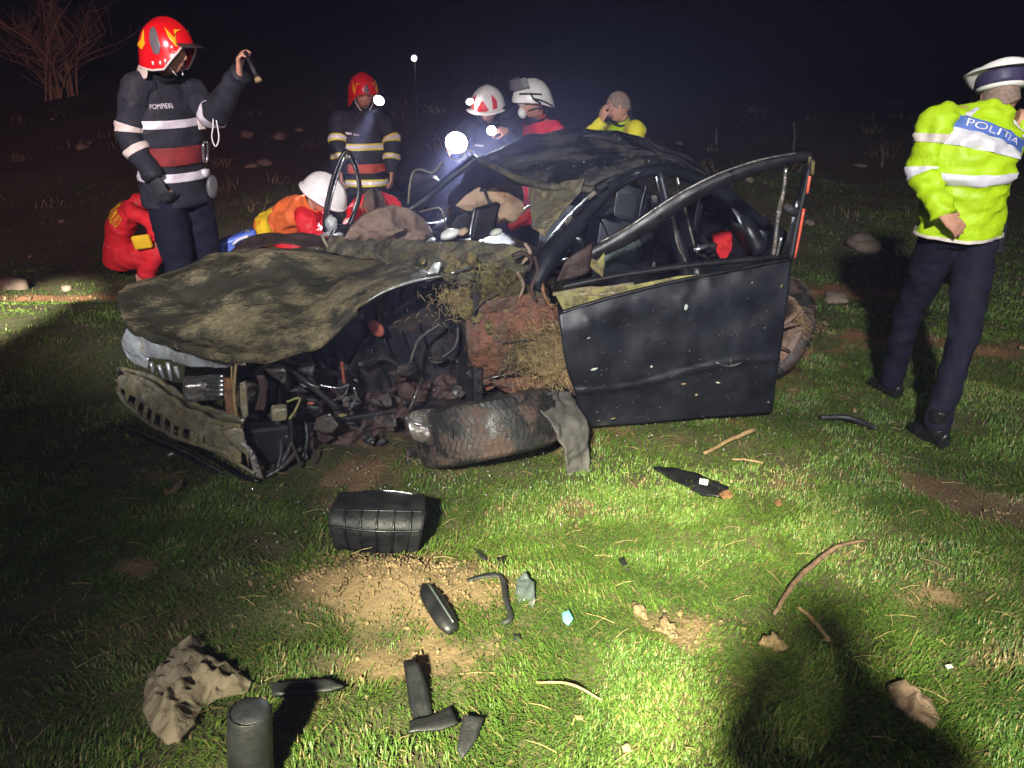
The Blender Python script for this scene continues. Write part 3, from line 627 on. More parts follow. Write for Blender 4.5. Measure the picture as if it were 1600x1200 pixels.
# rear wheel
def wheel(parent, c, ax, R, W_, rimr, name='wheel', spin=0, mat=None, spokes=5, blocks=True):
    ax = Vector(ax).normalized(); q = ax.to_track_quat('Z', 'Y').to_matrix(); c = np.array(c)
    def tp(r, a, z): return c+np.array(q @ Vector((r*math.cos(a), r*math.sin(a), z)))
    prof = [(rimr, -W_*.42), (rimr+.03, -W_*.5), (R-.05, -W_*.54), (R-.015, -W_*.47), (R, -W_*.36), (R+.003, 0), (R, W_*.36), (R-.015, W_*.47), (R-.05, W_*.54), (rimr+.03, W_*.5), (rimr, W_*.42), (rimr-.01, 0)]
    n = 48; v = []; f = []; m = len(prof)
    for i in range(n):
        for r, z in prof: v.append(tp(r, 2*PI*i/n, z))
    for i in range(n):
        for j in range(m):
            f.append((i*m+j, i*m+(j+1) % m, ((i+1) % n)*m+(j+1) % m, ((i+1) % n)*m+j))
    ty = mk(name if parent is None else 'wheel', v, f, M['rubber'], parent)
    if blocks:
        mb = MB()
        for i in range(78):                                 # tread blocks: chevrons in five rows
            a = 2*PI*i/78
            for rz, (z0, z1, sh) in enumerate([(-.47, -.31, .3), (-.28, -.11, .45), (-.085, .085, -.2), (.11, .28, -.45), (.31, .47, -.3)]):
                rr = R-.006 if rz in (0, 4) else R+.001; da = 2*PI/78*.74; pts = []
                for (aa, zz) in ((a+sh*da, z0), (a+da+sh*da, z0), (a+da-sh*da, z1), (a-sh*da, z1)):
                    pts.append((aa, zz*W_))
                lo = [tp(rr-.004-(.012 if (rz in (0, 4) and abs(zz) > .4*W_) else 0), aa, zz) for aa, zz in pts]; hi = [tp(rr+.008-(.012 if (rz in (0, 4) and abs(zz) > .4*W_) else 0), aa, zz) for aa, zz in pts]
                mb.add(lo+hi, [(4, 5, 6, 7), (0, 1, 5, 4), (1, 2, 6, 5), (2, 3, 7, 6), (3, 0, 4, 7)])
        o = mb.obj('tread_blocks', M['rubber'], ty, smooth=False); o['kind'] = 'stuff'
    rm = MB()
    rp = [(rimr, -W_*.42), (rimr+.012, -W_*.44), (rimr-.012, -W_*.40), (rimr-.03, -W_*.30), (rimr-.035, W_*.3), (rimr, W_*.42)]
    v = []; f = []; m = len(rp)
    for i in range(n):
        for r, z in rp: v.append(tp(r, 2*PI*i/n, z))
    for i in range(n):
        for j in range(m-1): f.append((i*m+j, i*m+j+1, ((i+1) % n)*m+j+1, ((i+1) % n)*m+j))
    rm.add(v, f); rimo = rm.obj('rim', mat or M['steel'], ty)
    for i in range(spokes):
        a = 2*PI*i/spokes+spin
        for da in (-.13, .13):
            mb = MB(); mb.tube([tp(.03, a, -W_*.36), tp(rimr*.55, a+da*.7, -W_*.38), tp(rimr-.012, a+da*1.6, -W_*.36)], [.022, .017, .02], 6, flat=.7); mb.obj('spoke', mat or M['steel'], rimo)
    mb = MB(); mb.ell(tp(0, 0, -W_*.33), (.06, .06, .03), q, 14, 8); mb.obj('hub', mat or M['steel'], rimo)
    return ty
wr = wheel(car, V(1190, 512, .05), (-.36, .93, .06), .33, .20, .235, spin=.3, mat=M['wheelmud'])
wr['label'] = 'mud caked rear wheel behind the open door'
mb = MB()
for _ in range(160):
    p = V(random.gauss(1252, 5), random.gauss(500, 16), -.04); d = np.array([random.gauss(.02, .03), random.gauss(-.02, .02), random.gauss(0, .03)]); mb.tube([p, p+d*.6, p+d+np.array([0, 0, -.01])], [.0016, .0008], 3)
o = mb.obj('straw_caught_in_wheel', M['straw'], wr); o['kind'] = 'stuff'
wheel(car, K(1.66, 1.62, .29), (-.44, .9, 0), .32, .2, .22, blocks=False); wheel(car, K(-.72, 1.60, .28), (-.44, .9, 0), .32, .2, .22, blocks=False)

# driver door, swung open
top = [(872, 490), (950, 466), (1050, 441), (1150, 421), (1237, 405)]
rows = [P_(D, top, 0.), P_(D, [(876, 520), (960, 500), (1060, 480), (1150, 466), (1232, 452)], -.03), P_(D, [(884, 570), (965, 558), (1060, 548), (1150, 540), (1221, 534)], -.045),
        P_(D, [(900, 620), (975, 612), (1060, 604), (1150, 598), (1212, 592)], -.03), P_(D, [(918, 668), (990, 662), (1060, 656), (1150, 648), (1205, 642)], .01)]
v, f = loft(rows, 80, 60, .010, 3, .006)
v = np.array(v).reshape(60, 80, 3)
for j in range(60):
    for i in range(80):
        t, q = i/79, j/59; d_ = 0
        d_ += .014*max(0, 1-abs(q-.62-.04*math.sin(6*t))/.035)                       # pressed swage line
        d_ -= .020*math.exp(-((t-.80)/.12)**2-((q-.30)/.10)**2)+.018*math.exp(-((t-.30)/.10)**2-((q-.25)/.2)**2)
        for tc_, q0_, q1_ in ((.12, .1, .9), (.34, .05, .5), (.52, .1, .55)): d_ += .004*max(0, 1-abs(t-tc_-.05*q)/.03)*(1 if q0_ < q < q1_ else 0)
        v[j, i] -= DN*d_
v = v.reshape(-1, 3); door = mk('driver_door', v, f, M['paint'], car, thick=.012); door['label'] = 'black driver door swung open, skin peeling at the top'
rows = [P_(D, [(880, 492), (1050, 446), (1232, 410)], .07), P_(D, [(900, 560), (1060, 548), (1220, 534)], .09), P_(D, [(922, 655), (1060, 645), (1200, 634)], .06)]
v, f = loft(rows, 16, 12, .01, 5); mk('inner_panel', v, f, M['black'], door, thick=.03)
mb = MB(); mb.tube(catmull(P_(D, [(862, 452), (930, 437), (1000, 425), (1080, 414), (1160, 406), (1237, 400)], .03), 30), [.020, .02, .022, .02], 8, flat=.8); mb.obj('window_sill', M['blackg'], door)
mb = MB(); mb.tube(catmull(P_(D, top, -.006), 30), .010, 6); mb.obj('skin_lip', M['blackg'], door)
v, f = loft([P_(D, [(866, 458), (930, 452), (1000, 443), (1060, 432), (1112, 427)], .03), P_(D, [(880, 484), (935, 470), (1000, 455), (1060, 442), (1116, 431)], .015)], 30, 6, .012, 12); mk('exposed_foam', v, f, M['foam'], door, thick=.006)
v, f = loft([P_(D, [(862, 446), (900, 448), (945, 448), (990, 440)], .05), P_(D, [(864, 462), (900, 462), (945, 460), (990, 450)], .02)], 16, 5, .014, 14); mk('torn_trim', v, f, M['galv'], door, thick=.005)
fp = P_(D, [(868, 440), (884, 418), (905, 400), (935, 383), (975, 362), (1015, 335), (1050, 312), (1090, 290), (1135, 270), (1190, 253), (1240, 244), (1264, 240)], .02)
fo_px = [(866, 446), (884, 416), (905, 398), (935, 380), (975, 357), (1015, 330), (1050, 307), (1090, 285), (1135, 265), (1190, 248), (1240, 239), (1266, 236)]
fi_px = [(872, 452), (892, 428), (912, 412), (940, 398), (980, 380), (1022, 354), (1060, 328), (1100, 304), (1144, 283), (1196, 264), (1240, 253), (1262, 250)]
c1, c2 = [catmull(P_(D, q, .02), 50) for q in (fo_px, fi_px)]
v, f = loft([c1, c1*.6+c2*.4-DN*.018, c2*.9+c1*.1-DN*.012, c2+DN*.02], 50, 10, .004, 12); fo = mk('window_frame', v, f, M['blackg'], door, thick=.022)
mb = MB(); mb.tube(catmull([p+np.array([0, -.022, .016]) for p in fp[3:11]], 40), .005, 5); mb.obj('frame_seal', M['steel'], fo)
mb = MB(); mb.tube(catmull(P_(D, [(1264, 241), (1262, 262), (1254, 300), (1244, 345), (1232, 402)], .02), 24), [.034, .036, .038, .044, .05], 8, flat=.5); mb.obj('trailing_post', M['blackg'], door)
mb = MB(); mb.tube(catmull(P_(D, [(1228, 262), (1224, 300), (1216, 340), (1208, 402)], .03), 20), .010, 6); mb.obj('run_channel', M['steel'], door)
mb = MB(); mb.tube(catmull(P_(D, [(1221, 370), (1214, 400)], .02), 6), .008, 6); mb.obj('run_channel', M['chrome'], door)
mb = MB(); mb.ell(D(1236, 328, .01), (.05, .02, .025), Euler((0, .5, 0)).to_matrix(), 10, 8, .2); mb.obj('latch', M['dirtyblack'], door)
for a in ([(1262, 275), (1258, 302)], [(1253, 326), (1246, 365), (1238, 403)]):
    mb = MB(); mb.tube(catmull(P_(D, [(x+3, y) for x, y in a], -.012), 8), .008, 6, flat=1); mb.obj('reflector_strip', M['redstrip'], door)
v, f = plate(P_(D, [(1262, 244), (1272, 252), (1270, 275), (1262, 268)], 0), 2, .01, 20); mk('mud_cake', v, f, M['clump'], door, thick=.02)
v, f = plate(P_(D, [(868, 440), (882, 410), (898, 397), (925, 380), (920, 426), (890, 436)], -.02), 3, .022, 8); mk('mirror_sail', v, f, M['claydark'], door, thick=.012)
v, f = plate(P_(D, [(924, 404), (934, 408), (944, 394), (945, 415), (942, 434), (930, 424), (922, 416)], -.01), 2, .008, 12); mk('mirror_bracket', v, f, M['foam'], door, thick=.006)
mb = MB(); mb.tube(catmull(P_(D, [(1118, 566), (1142, 572), (1170, 560)], -.06), 10), .0035, 5); mb.obj('scratch_ridge', M['steel'], door)
def flecks(parent, places, mat, smin, smax, name='glass_crumbs', push=np.array([0, -.012, .008])):
    mb = MB()
    for p in places:
        s = random.uniform(smin, smax); r = Euler((random.random()*6, random.random()*6, random.random()*6)).to_matrix()
        mb.ell(np.array(p)+push, (s, s*random.uniform(.3, .8), s*.4), r, 5, 3, .4)
    o = mb.obj(name, mat, parent, smooth=False); o['kind'] = 'stuff'; return o
pl = []
for _ in range(150):
    t, q = random.random(), random.random()**.8
    x = (878+355*t)*(1-q)+(918+287*t)*q; y = (490-85*t)*(1-q)+(666-24*t)*q; pl.append(D(x, y, -.045*math.sin(PI*min(1, q*1.1))-.008))
flecks(door, pl, M['glass'], .0015, .0045)
for x, y, a, b, m in [(928, 577, 18, 6, 'bag'), (1072, 480, 10, 16, 'bag'), (1068, 600, 14, 4, 'straw'), (1122, 598, 12, 4, 'bag'), (1088, 617, 9, 6, 'straw'), (920, 528, 8, 3, 'bag'), (1142, 565, 5, 22, 'clump'), (1175, 442, 5, 6, 'foam'), (1018, 573, 6, 6, 'bag'), (1221, 447, 4, 9, 'foam'), (958, 654, 14, 2, 'straw')]:
    c = D(x, y, -.062); k = 4.0/FPX; mb = MB(); mb.ell(c, (a*k*.32, .003, b*k*.32), Euler((0, random.uniform(-.4, .4), 0)).to_matrix(), 8, 5, .4); mb.obj('stuck_scrap', M[m], door)
pl = []
for _ in range(150):
    vv = random.uniform(.3, 1.35); t = random.random(); i = min(int((1.4-vv)/.3), 3); q = (1.4-vv)/.3-i
    a = np.array(catmull(rv[i][1][:6], 12)); b = np.array(catmull(rv[i+1][1][:6], 12)); c = a*(1-q)+b*q; k = int(t*11); pl.append(V(*c[k], vv)+np.array([random.uniform(-.03, .03), random.uniform(-.03, .03), .0]))
flecks(car, pl, M['glass'], .002, .006, push=np.array([0, 0, .022]))

# ---- crushed front end
def panel(name, top, bot, mat, thick=.01, n=20, m=8, dent=.012, parent=car, dsc=8):
    v, f = loft([[V(*p) for p in top], [V(*[(a+b)/2 for a, b in zip(p, q)]) for p, q in zip(top, bot)], [V(*p) for p in bot]], n, m, dent, dsc); return mk(name, v, f, mat, parent, thick=thick)
fpn = panel('bumper_shell', [(192, 526, .98), (208, 508, .94), (262, 522, .74), (310, 543, .5), (345, 558, .32), (372, 565, .2)], [(194, 545, 1.0), (215, 556, .95), (258, 562, .76), (300, 572, .55), (335, 575, .38), (352, 574, .28)], M['alu'], .012, 36, 12, .018, dsc=9)
panel('broken_flange', [(189, 530, 1.02), (196, 541, 1.0), (232, 560, .88)], [(195, 548, 1.0), (206, 566, .98), (230, 576, .9)], M['alu'], .01, 10, 5, .008)
for i in range(6):
    x = 243+i*5.2; mk('slot_rib', *rbox(V(x, 529+i*1.9, .78-.02*i), (.009, .02, .032), Euler((0, .1, PSI)).to_matrix()), M['whiteplas'], fpn, smooth=False)
for (x0, y0, x1, y1, vv) in [(248, 570, 256, 590, .80), (262, 566, 268, 594, .76), (274, 572, 280, 590, .72), (236, 566, 240, 582, .85)]:
    mb = MB(); mb.tube([V(x0, y0, vv), V(x1, y1, vv)], .011, 6); mb.obj('bracket', M['alu'], fpn)
mb = MB()
for i, yy in enumerate((588, 595, 602, 609, 616)):
    mb.tube(catmull([V(293-i*1.0, yy+4, .52), V(320, yy+2, .42), V(350, yy, .33)], 8), .011-.001*(i % 2), 8)
mb.obj('headlamp_remains', M['chrome'], car)
mk('lamp_housing', *rbox(V(322, 606, .46), (.20, .12, .10), Euler((0, .05, .3)).to_matrix()), M['steel'], car, bevel=.02)
# reinforcement beam with square openings
bt = [(196, 585, .98), (230, 597, .85), (265, 622, .66), (300, 645, .48), (340, 660, .30), (378, 668, .14)]
bb = [(184, 606, 1.0), (206, 640, .88), (240, 664, .70), (275, 683, .54), (325, 702, .32), (380, 718, .12)]
bk = [(190, 575, 1.12), (225, 585, 1.0), (262, 603, .86), (300, 628, .66), (345, 648, .46), (385, 655, .30)]
TT, BB_, BK = [catmull([V(*p) for p in q], 40) for q in (bt, bb, bk)]
for AA in (TT, BB_, BK):
    AA += np.array([[.022*fb(p+2, 6, 2), .016*fb(p+5, 6, 2), .020*fb(p+9, 7, 2)] for p in AA])
mb = MB(); mb.tube(TT, .016, 8); beam = mb.obj('bumper_beam', M['galv'], car)
mb = MB(); mb.tube(BB_, .013, 8); mb.obj('lower_rail', M['galv'], beam)
mb = MB(); mb.tube(BK, .015, 8); mb.obj('rear_rail', M['galv'], beam)
v, f = loft([TT, (TT+BK)/2+np.array([0, 0, -.015]), BK], 40, 8, .012, 12); mk('top_web', v, f, M['galv'], beam, thick=.006)
MM = TT*.52+BB_*.48+np.array([-.012, -.016, 0])
v, f = loft([TT, (TT+MM)/2+np.array([-.01, -.006, .004]), MM], 40, 8, .016, 14, .012); mk('face_plate', v, f, M['galv'], beam, thick=.006)
mb = MB(); mb.tube(MM, .009, 8); mb.obj('middle_rail', M['galv'], beam)
for i in range(1, 30, 3):
    a, b = MM[i], BB_[i]; v, f = loft([[a-(MM[i+1]-MM[i])*.5, a+(MM[i+1]-MM[i])*.6], [b-(BB_[i+1]-BB_[i])*.5, b+(BB_[i+1]-BB_[i])*.6]], 4, 4, .003, 30); mk('rib', v, f, M['galv'], beam, thick=.012)
v, f = loft([TT[26:], (TT[26:]+BB_[26:])/2, BB_[26:]], 16, 6, .03, 12); mk('crushed_end', v, f, M['galv'], beam, thick=.008)
v, f = loft([BK-np.array([0, 0, .02])+CV*.06, (BK+BB_)/2+CV*.10, BB_+CV*.10], 20, 8, .02, 8); mk('beam_backing', v, f, M['black'], beam, thick=.01)
# splitter lip
sp = catmull([V(*p) for p in [(188, 662, .98), (230, 680, .82), (285, 703, .55), (340, 733, .30), (397, 764, .03)]], 30)
v, f = loft([sp, sp+np.array([-.01, -.01, -.022]), sp+CV*.05+np.array([0, 0, -.02])], 30, 6, .003, 12); mk('splitter', v, f, M['blackg'], car, thick=.006)
mb = MB(); mb.tube(sp+np.array([0, -.006, .002]), .005, 6); mb.obj('bright_edge', M['chrome'], car)
sp2 = catmull([V(*p) for p in [(280, 690, .62), (330, 716, .40), (372, 742, .15), (405, 752, .05)]], 20); mb = MB(); mb.tube(sp2, .010, 6); mb.obj('lower_grille_bar', M['blackg'], car)
sp2 = catmull([V(*p) for p in [(250, 662, .75), (310, 692, .50), (360, 718, .24), (398, 740, .10)]], 20); mb = MB(); mb.tube(sp2, .009, 6); mb.obj('lower_grille_bar', M['galv'], car)
# broken plate carrier lying against the lip
for i, (x, y) in enumerate([(228, 704), (239, 708), (250, 711), (268, 712)]):
    mb = MB(); c = V(x, y, .75-.05*i); mb.box(c, (.03, .01, .035), Euler((.3, random.uniform(-.4, .4), .5)).to_matrix()); mb.obj('clip', M['tinted'] if i < 3 else M['alu'], car, bevel=.004)
# rods, straw and brackets at the near corner
mb = MB(); mb.tube(catmull([V(*p) for p in [(370, 556, .10), (367, 590, .10), (366, 620, .10), (370, 652, .10)]], 10), .007, 6); mb.obj('reed_stalk', M['straw'], car)
mb = MB(); mb.tube(catmull([V(*p) for p in [(362, 572, .11), (363, 600, .11), (372, 650, .10)]], 10), .004, 6); mb.obj('reed_stalk', M['straw'], car)
mk('corner_bracket', *rbox(V(359, 618, .16), (.045, .03, .17), Euler((0, .05, .3)).to_matrix()), M['rust'], car, bevel=.006)
panel('support_plate', [(372, 600, .14), (384, 596, .14)], [(376, 655, .14), (388, 650, .14)], M['galv'], .006, 6, 5, .01)
panel('bracket_arm', [(345, 672, .12), (378, 668, .10), (380, 690, .10)], [(372, 705, .12), (388, 712, .1), (388, 730, .1)], M['galv'], .01, 10, 6, .015)
panel('bracket_arm', [(372, 690, .1), (388, 710, .08), (398, 745, .06)], [(382, 690, .1), (398, 708, .08), (412, 748, .06)], M['steel'], .008, 10, 5, .012)
panel('bent_stay', [(412, 585, .2), (418, 600, .2), (414, 640, .2)], [(400, 586, .2), (406, 610, .2), (398, 640, .2)], M['claydark'], .012, 8, 5, .01)
mk('sensor_box', *rbox(V(436, 645, .12), (.07, .05, .07), Euler((.2, .1, .4)).to_matrix()), M['galv'], car, bevel=.012)
mk('radiator_box', *rbox(V(425, 690, .25), (.25, .10, .20), Euler((.05, .06, PSI)).to_matrix()), M['black'], car, bevel=.02)
for pts, r, m in [([(420, 568, .3), (455, 580, .3), (480, 598, .28), (500, 606, .25)], .008, 'steel'), ([(500, 602, .22), (530, 606, .2), (545, 600, .2)], .006, 'chrome'), ([(545, 600, .2), (538, 618, .2), (520, 626, .2)], .007, 'steel'),
                  ([(553, 605, .18), (556, 622, .18), (545, 640, .18)], .006, 'chrome'), ([(448, 628, .12), (468, 622, .12), (462, 640, .11), (452, 655, .1)], .006, 'foam'), ([(455, 690, .1), (463, 710, .1), (470, 730, .1)], .007, 'steel'),
                  ([(486, 695, .12), (494, 715, .12), (490, 728, .12)], .006, 'steel'), ([(534, 565, .2), (536, 582, .2), (538, 598, .2)], .008, 'orange'), ([(440, 560, .4), (500, 580, .4), (560, 585, .45)], .018, 'black'),
                  ([(395, 580, .3), (430, 570, .3), (470, 590, .3), (530, 640, .25)], .020, 'black'), ([(430, 640, .25), (440, 700, .2), (430, 745, .15)], .016, 'black'), ([(452, 650, .15), (455, 690, .14), (440, 725, .12)], .014, 'dirtyblack'),
                  ([(640, 640, .1), (652, 610, .12), (660, 590, .2)], .009, 'galv'), ([(560, 570, .35), (600, 560, .4), (640, 580, .4)], .014, 'dirtyblack'), ([(470, 720, .15), (480, 690, .2), (478, 660, .25)], .012, 'dirtyblack'),
                  ([(415, 745, .1), (440, 730, .1), (470, 700, .14)], .012, 'galv'), ([(640, 300+270, .25), (655, 530, .3), (690, 505, .3)], .010, 'steel'), ([(690, 560, .2), (712, 540, .2), (716, 510, .22)], .012, 'black')]:
    mb = MB(); mb.tube(catmull([V(*p) for p in pts], 14), r, 7); mb.obj('hose' if r > .009 else 'wire', M['shaded_steel' if m in ('steel', 'galv') else m], car)
# engine and subframe in the dark behind
eng = mk('engine_block', *rbox(K(-1.02, .95, .38), (.55, .75, .44), Euler((.04, .05, PSI)).to_matrix()), M['dirtyblack'], car, bevel=.04)
mk('cam_cover', *rbox(K(-1.02, .92, .63), (.42, .6, .06), Euler((.04, .05, PSI)).to_matrix()), M['black'], eng, bevel=.02)
for i in range(5):
    mb = MB(); mb.tube(catmull([K(-1.32+.1*i, .55, .45), K(-1.30+.1*i, .47, .36), K(-1.32+.1*i, .52, .2)], 8), .03, 8); mb.obj('manifold_pipe', M['dirtyblack'], eng)
mb = MB(); mb.tube([K(-1.38, .5, .30), K(-1.38, .42, .30)], .07, 16); mb.obj('pulley', M['steel'], eng)
mk('inner_wing', *rbox(K(-1.0, 1.45, .45), (.9, .03, .5), Euler((0, 0, PSI)).to_matrix()), M['dirtyblack'], car, bevel=.006)
mk('bulkhead', *rbox(K(-.30, .85, .50), (.05, 1.45, .66), Euler((0, 0, PSI)).to_matrix()), M['dirtyblack'], car, bevel=.01)
# ribbed wheel arch liner
lc = [[(545, 575, .42), (580, 520, .46), (625, 478, .48), (680, 452, .45), (725, 452, .35)], [(548, 605, .45), (590, 560, .50), (640, 525, .52), (690, 505, .48), (728, 500, .36)], [(560, 632, .46), (610, 605, .52), (650, 590, .54), (700, 575, .48), (735, 560, .32)], [(570, 650, .42), (620, 645, .45), (660, 640, .48), (710, 630, .42), (745, 610, .30)]]
v, f = loft([[V(*p) for p in c] for c in lc], 36, 24, .015, 6); lin = mk('arch_liner', v, f, M['dirtyblack'], car, thick=.006)
for x0, y0, x1, y1 in [(580, 545, 612, 605), (600, 530, 632, 595), (625, 515, 655, 585), (652, 502, 680, 575)]:
    mb = MB(); mb.tube(catmull([V(x0, y0, .455), V((x0+x1)/2, (y0+y1)/2, .485), V(x1, y1, .495)], 8), .006, 6); mb.obj('liner_rib', M['black'], lin)
mb = MB(); mb.ell(V(588, 513, .40), (.035, .012, .05), Euler((0, -.6, 0)).to_matrix(), 14, 8); mb.obj('orange_cap', M['orange'], car)
mb = MB(); mb.ell(V(636, 612, .36), (.05, .03, .055), Euler((0, -.3, 0)).to_matrix(), 12, 8, .2); mb.obj('mud_lump', M['claydark'], car)
mb = MB()
for x, y, vv, a, b in [(500, 668, .42, .16, .05), (560, 664, .40, .20, .05), (615, 650, .38, .12, .045), (480, 690, .40, .08, .05), (640, 640, .34, .08, .03), (601, 690, .30, .04, .03), (530, 690, .36, .12, .03), (490, 715, .3, .06, .04)]:
    mb.ell(V(x, y, vv), (a, .08, b), Euler((0, -.2, PSI)).to_matrix(), 14, 9, .15)

v_, f_ = remesh([(mb.v, mb.f)], .012); v_ = np.array(v_, float)
for i in range(len(v_)): v_[i] += np.array([1, -1, 1])*(.022*fb(v_[i], 16)-.02*abs(fb(v_[i]+3, 9)))
mk('mud_caked_crossmember', v_, f_, M['claydark'], car)
for x, y, m, a in [(535, 649, 'foam', .022), (486, 630, 'orange', .018), (440, 733, 'rust', .016), (458, 752, 'bag', .02), (515, 648, 'bag', .007)]:
    mb = MB(); mb.ell(V(x, y, .12), (a, .01, a*.45), Euler((0, random.uniform(-.3, .3), 0)).to_matrix(), 10, 6, .2); mb.obj('broken_piece', M[m], car)
parts_ = []
for x_, y_, v0_, r_ in [(540, 650, .50, .14), (600, 640, .50, .15), (660, 632, .46, .15), (715, 625, .42, .15), (520, 700, .42, .10), (580, 700, .40, .12), (640, 690, .38, .12), (700, 670, .36, .12), (755, 640, .34, .12), (470, 690, .40, .09)]:
    e_ = MB(); e_.ell(V(x_, y_, v0_), (r_*1.3, r_, r_*.8), Euler((random.random(), random.random(), PSI)).to_matrix(), 14, 10, .15); parts_.append((e_.v, e_.f))
v_, f_ = remesh(parts_, .016); v_ = np.array(v_, float)
for i in range(len(v_)): v_[i] += np.array([.5, -1, .7])*(.045*fb(v_[i], 11)+.03*(abs(fb(v_[i]+2, 18))-.2))
mk('packed_mud', v_, f_, M['claydark'], car)
for i in range(46):
    x_, y_ = random.uniform(430, 740), random.uniform(560, 720); v0_ = random.uniform(.18, .36); q_ = V(x_, y_, v0_); n_ = random.choice((4, 5, 6)); r_ = random.uniform(.02, .06)
    a0 = random.random()*6; pts_ = [q_+np.array([math.cos(a0+2*PI*k/n_)*r_*random.uniform(.5, 1.3), random.uniform(-.03, .03), math.sin(a0+2*PI*k/n_)*r_*random.uniform(.4, 1.1)]) for k in range(n_)]
    v, f = plate(pts_, 2, .012, 16); mk('broken_fragment', v, f, M[random.choice(('black', 'dirtyblack', 'claydark', 'shaded_steel', 'dirtyblack'))], car, thick=.006)
# torn wing, crumpled A-post root, clay panel with turf stuck on
v, f = loft([[V(*p) for p in c] for c in [[(690, 432, .12), (730, 428, .14), (775, 420, .12), (815, 412, .10), (840, 420, .08)], [(700, 455, .22), (735, 455, .2), (780, 445, .16), (820, 440, .12), (850, 445, .08)], [(720, 490, .26), (745, 482, .2), (790, 468, .12), (830, 462, .08), (862, 470, .03)]]], 40, 24, .06, 9, .05)
mk('torn_wing', v, f, M['cowl'], car, thick=.006)
v, f = loft([[V(*p) for p in c] for c in [[(730, 482, .16), (765, 470, .11), (800, 462, .08), (840, 462, .04), (872, 480, .0)], [(728, 520, .14), (765, 515, .09), (800, 510, .05), (850, 505, .0), (880, 520, -.05)], [(735, 560, .14), (770, 562, .09), (810, 560, .05), (860, 558, -.02), (892, 570, -.08)], [(752, 592, .16), (785, 588, .10), (820, 584, .06), (865, 592, -.02), (905, 620, -.10)]]], 44, 36, .035, 7, .03)
cl = mk('clay_packed_panel', v, f, M['clay'], car, thick=.012)
v, f = loft([[V(*p) for p in c] for c in [[(735, 596, .18), (780, 592, .12), (830, 586, .08), (850, 596, .05)], [(760, 615, .20), (790, 610, .14), (835, 625, .08), (846, 640, .05)]]], 18, 8, .04, 10, .03); mk('torn_flange', v, f, M['clay'], cl, thick=.006)
for pts in ([(782, 535, .0), (810, 532, -.01), (832, 531, -.03)], [(738, 490, .1), (756, 470, .08), (780, 458, .06)], [(760, 592, .08), (800, 584, .03), (830, 586, .02)]):
    mb = MB(); mb.tube(catmull([V(*p) for p in pts], 8), .004, 5); mb.obj('bare_ridge', M['shaded_steel'], cl)
def straws(name, n, centre, sx, sy, vv, mat, parent, ln=.045, lum=None):
    mb = MB()
    for _ in range(n):
        x, y = random.gauss(centre[0], sx), random.gauss(centre[1], sy); p = V(x, y, vv(x, y)) if callable(vv) else V(x, y, vv)
        d = np.array([random.gauss(0, 1), random.gauss(-.5, .5), random.gauss(-.3, .8)]); d *= ln*random.uniform(.4, 1)/np.linalg.norm(d)
        mb.tube([p, p+d*.55+np.array([0, -.006, .006]), p+d], [.0017, .0009], 3, cap=False)
    o = mb.obj(name, mat, parent); o['kind'] = 'stuff'; return o
vline = lambda x, y: .03-.0011*(x-800)-.0004*(y-520)
straws('dry_turf', 1500, (860, 556), 27, 27, vline, M['straw'], cl, .05)
straws('dry_turf', 1100, (838, 545), 42, 26, vline, M['clump'], cl, .04)
straws('dry_turf', 700, (800, 442), 28, 14, .10, M['clump'], car, .05)
straws('dry_turf', 450, (735, 470), 34, 16, .16, M['straw'], car, .05)
straws('dry_turf', 160, (770, 430), 14, 10, .08, MATS['yellow_sealing_foam'], car, .045)
straws('dry_turf', 420, (690, 398), 60, 10, .55, M['clump'], car, .04)
parts_ = []
for _ in range(60):
    t_ = random.random(); x_ = 700+165*t_+random.gauss(0, 10); y_ = 436+120*t_**1.5+random.gauss(0, 24); r_ = random.uniform(.012, .045)
    e_ = MB(); e_.ell(V(x_, y_, vline(x_, y_)+.02+random.uniform(0, .05)), (r_*1.4, r_, r_*.8), Euler((random.random()*3, random.random()*3, 0)).to_matrix(), 10, 7, .3); parts_.append((e_.v, e_.f))
v_, f_ = remesh(parts_, .008); v_ = np.array(v_, float)
for i in range(len(v_)): v_[i] += np.array([.4, -1, .6])*(.014*fb(v_[i], 22)+.008*fb(v_[i]+2, 55))
o = mk('packed_turf', v_, f_, M['clump'], car); o['kind'] = 'stuff'
for i, (x_, y_, v0_, w_, h_, m_) in enumerate([(900, 415, .30, 30, 26, 'black'), (1020, 330, .5, 34, 60, 'black'), (1105, 392, .4, 40, 24, 'dirtyblack'), (965, 345, .6, 60, 50, 'seat'), (1030, 400, .3, 26, 40, 'black'), (1140, 340, .7, 50, 30, 'black'), (880, 392, .35, 26, 30, 'tinted'), (990, 300, .7, 40, 26, 'black')]):
    v, f = plate([V(x_+w_*.5*math.cos(a_)*random.uniform(.6, 1.1), y_+h_*.5*math.sin(a_)*random.uniform(.6, 1.1), v0_+random.uniform(-.08, .08)) for a_ in np.linspace(0, 2*PI, 8)[:-1]], 3, .04, 7); mk('torn_interior_trim', v, f, M[m_], car, thick=.008)
for pts_ in ([(1010, 290, .3), (1000, 340, .3), (1012, 400, .25)], [(930, 330, .4), (950, 370, .35), (945, 410, .3)], [(1100, 300, .5), (1090, 350, .4), (1110, 395, .3)]):
    mb = MB(); mb.tube(catmull([V(*p) for p in pts_], 12), .018, 6, flat=.15); mb.obj('seat_belt', M['seat'], car)
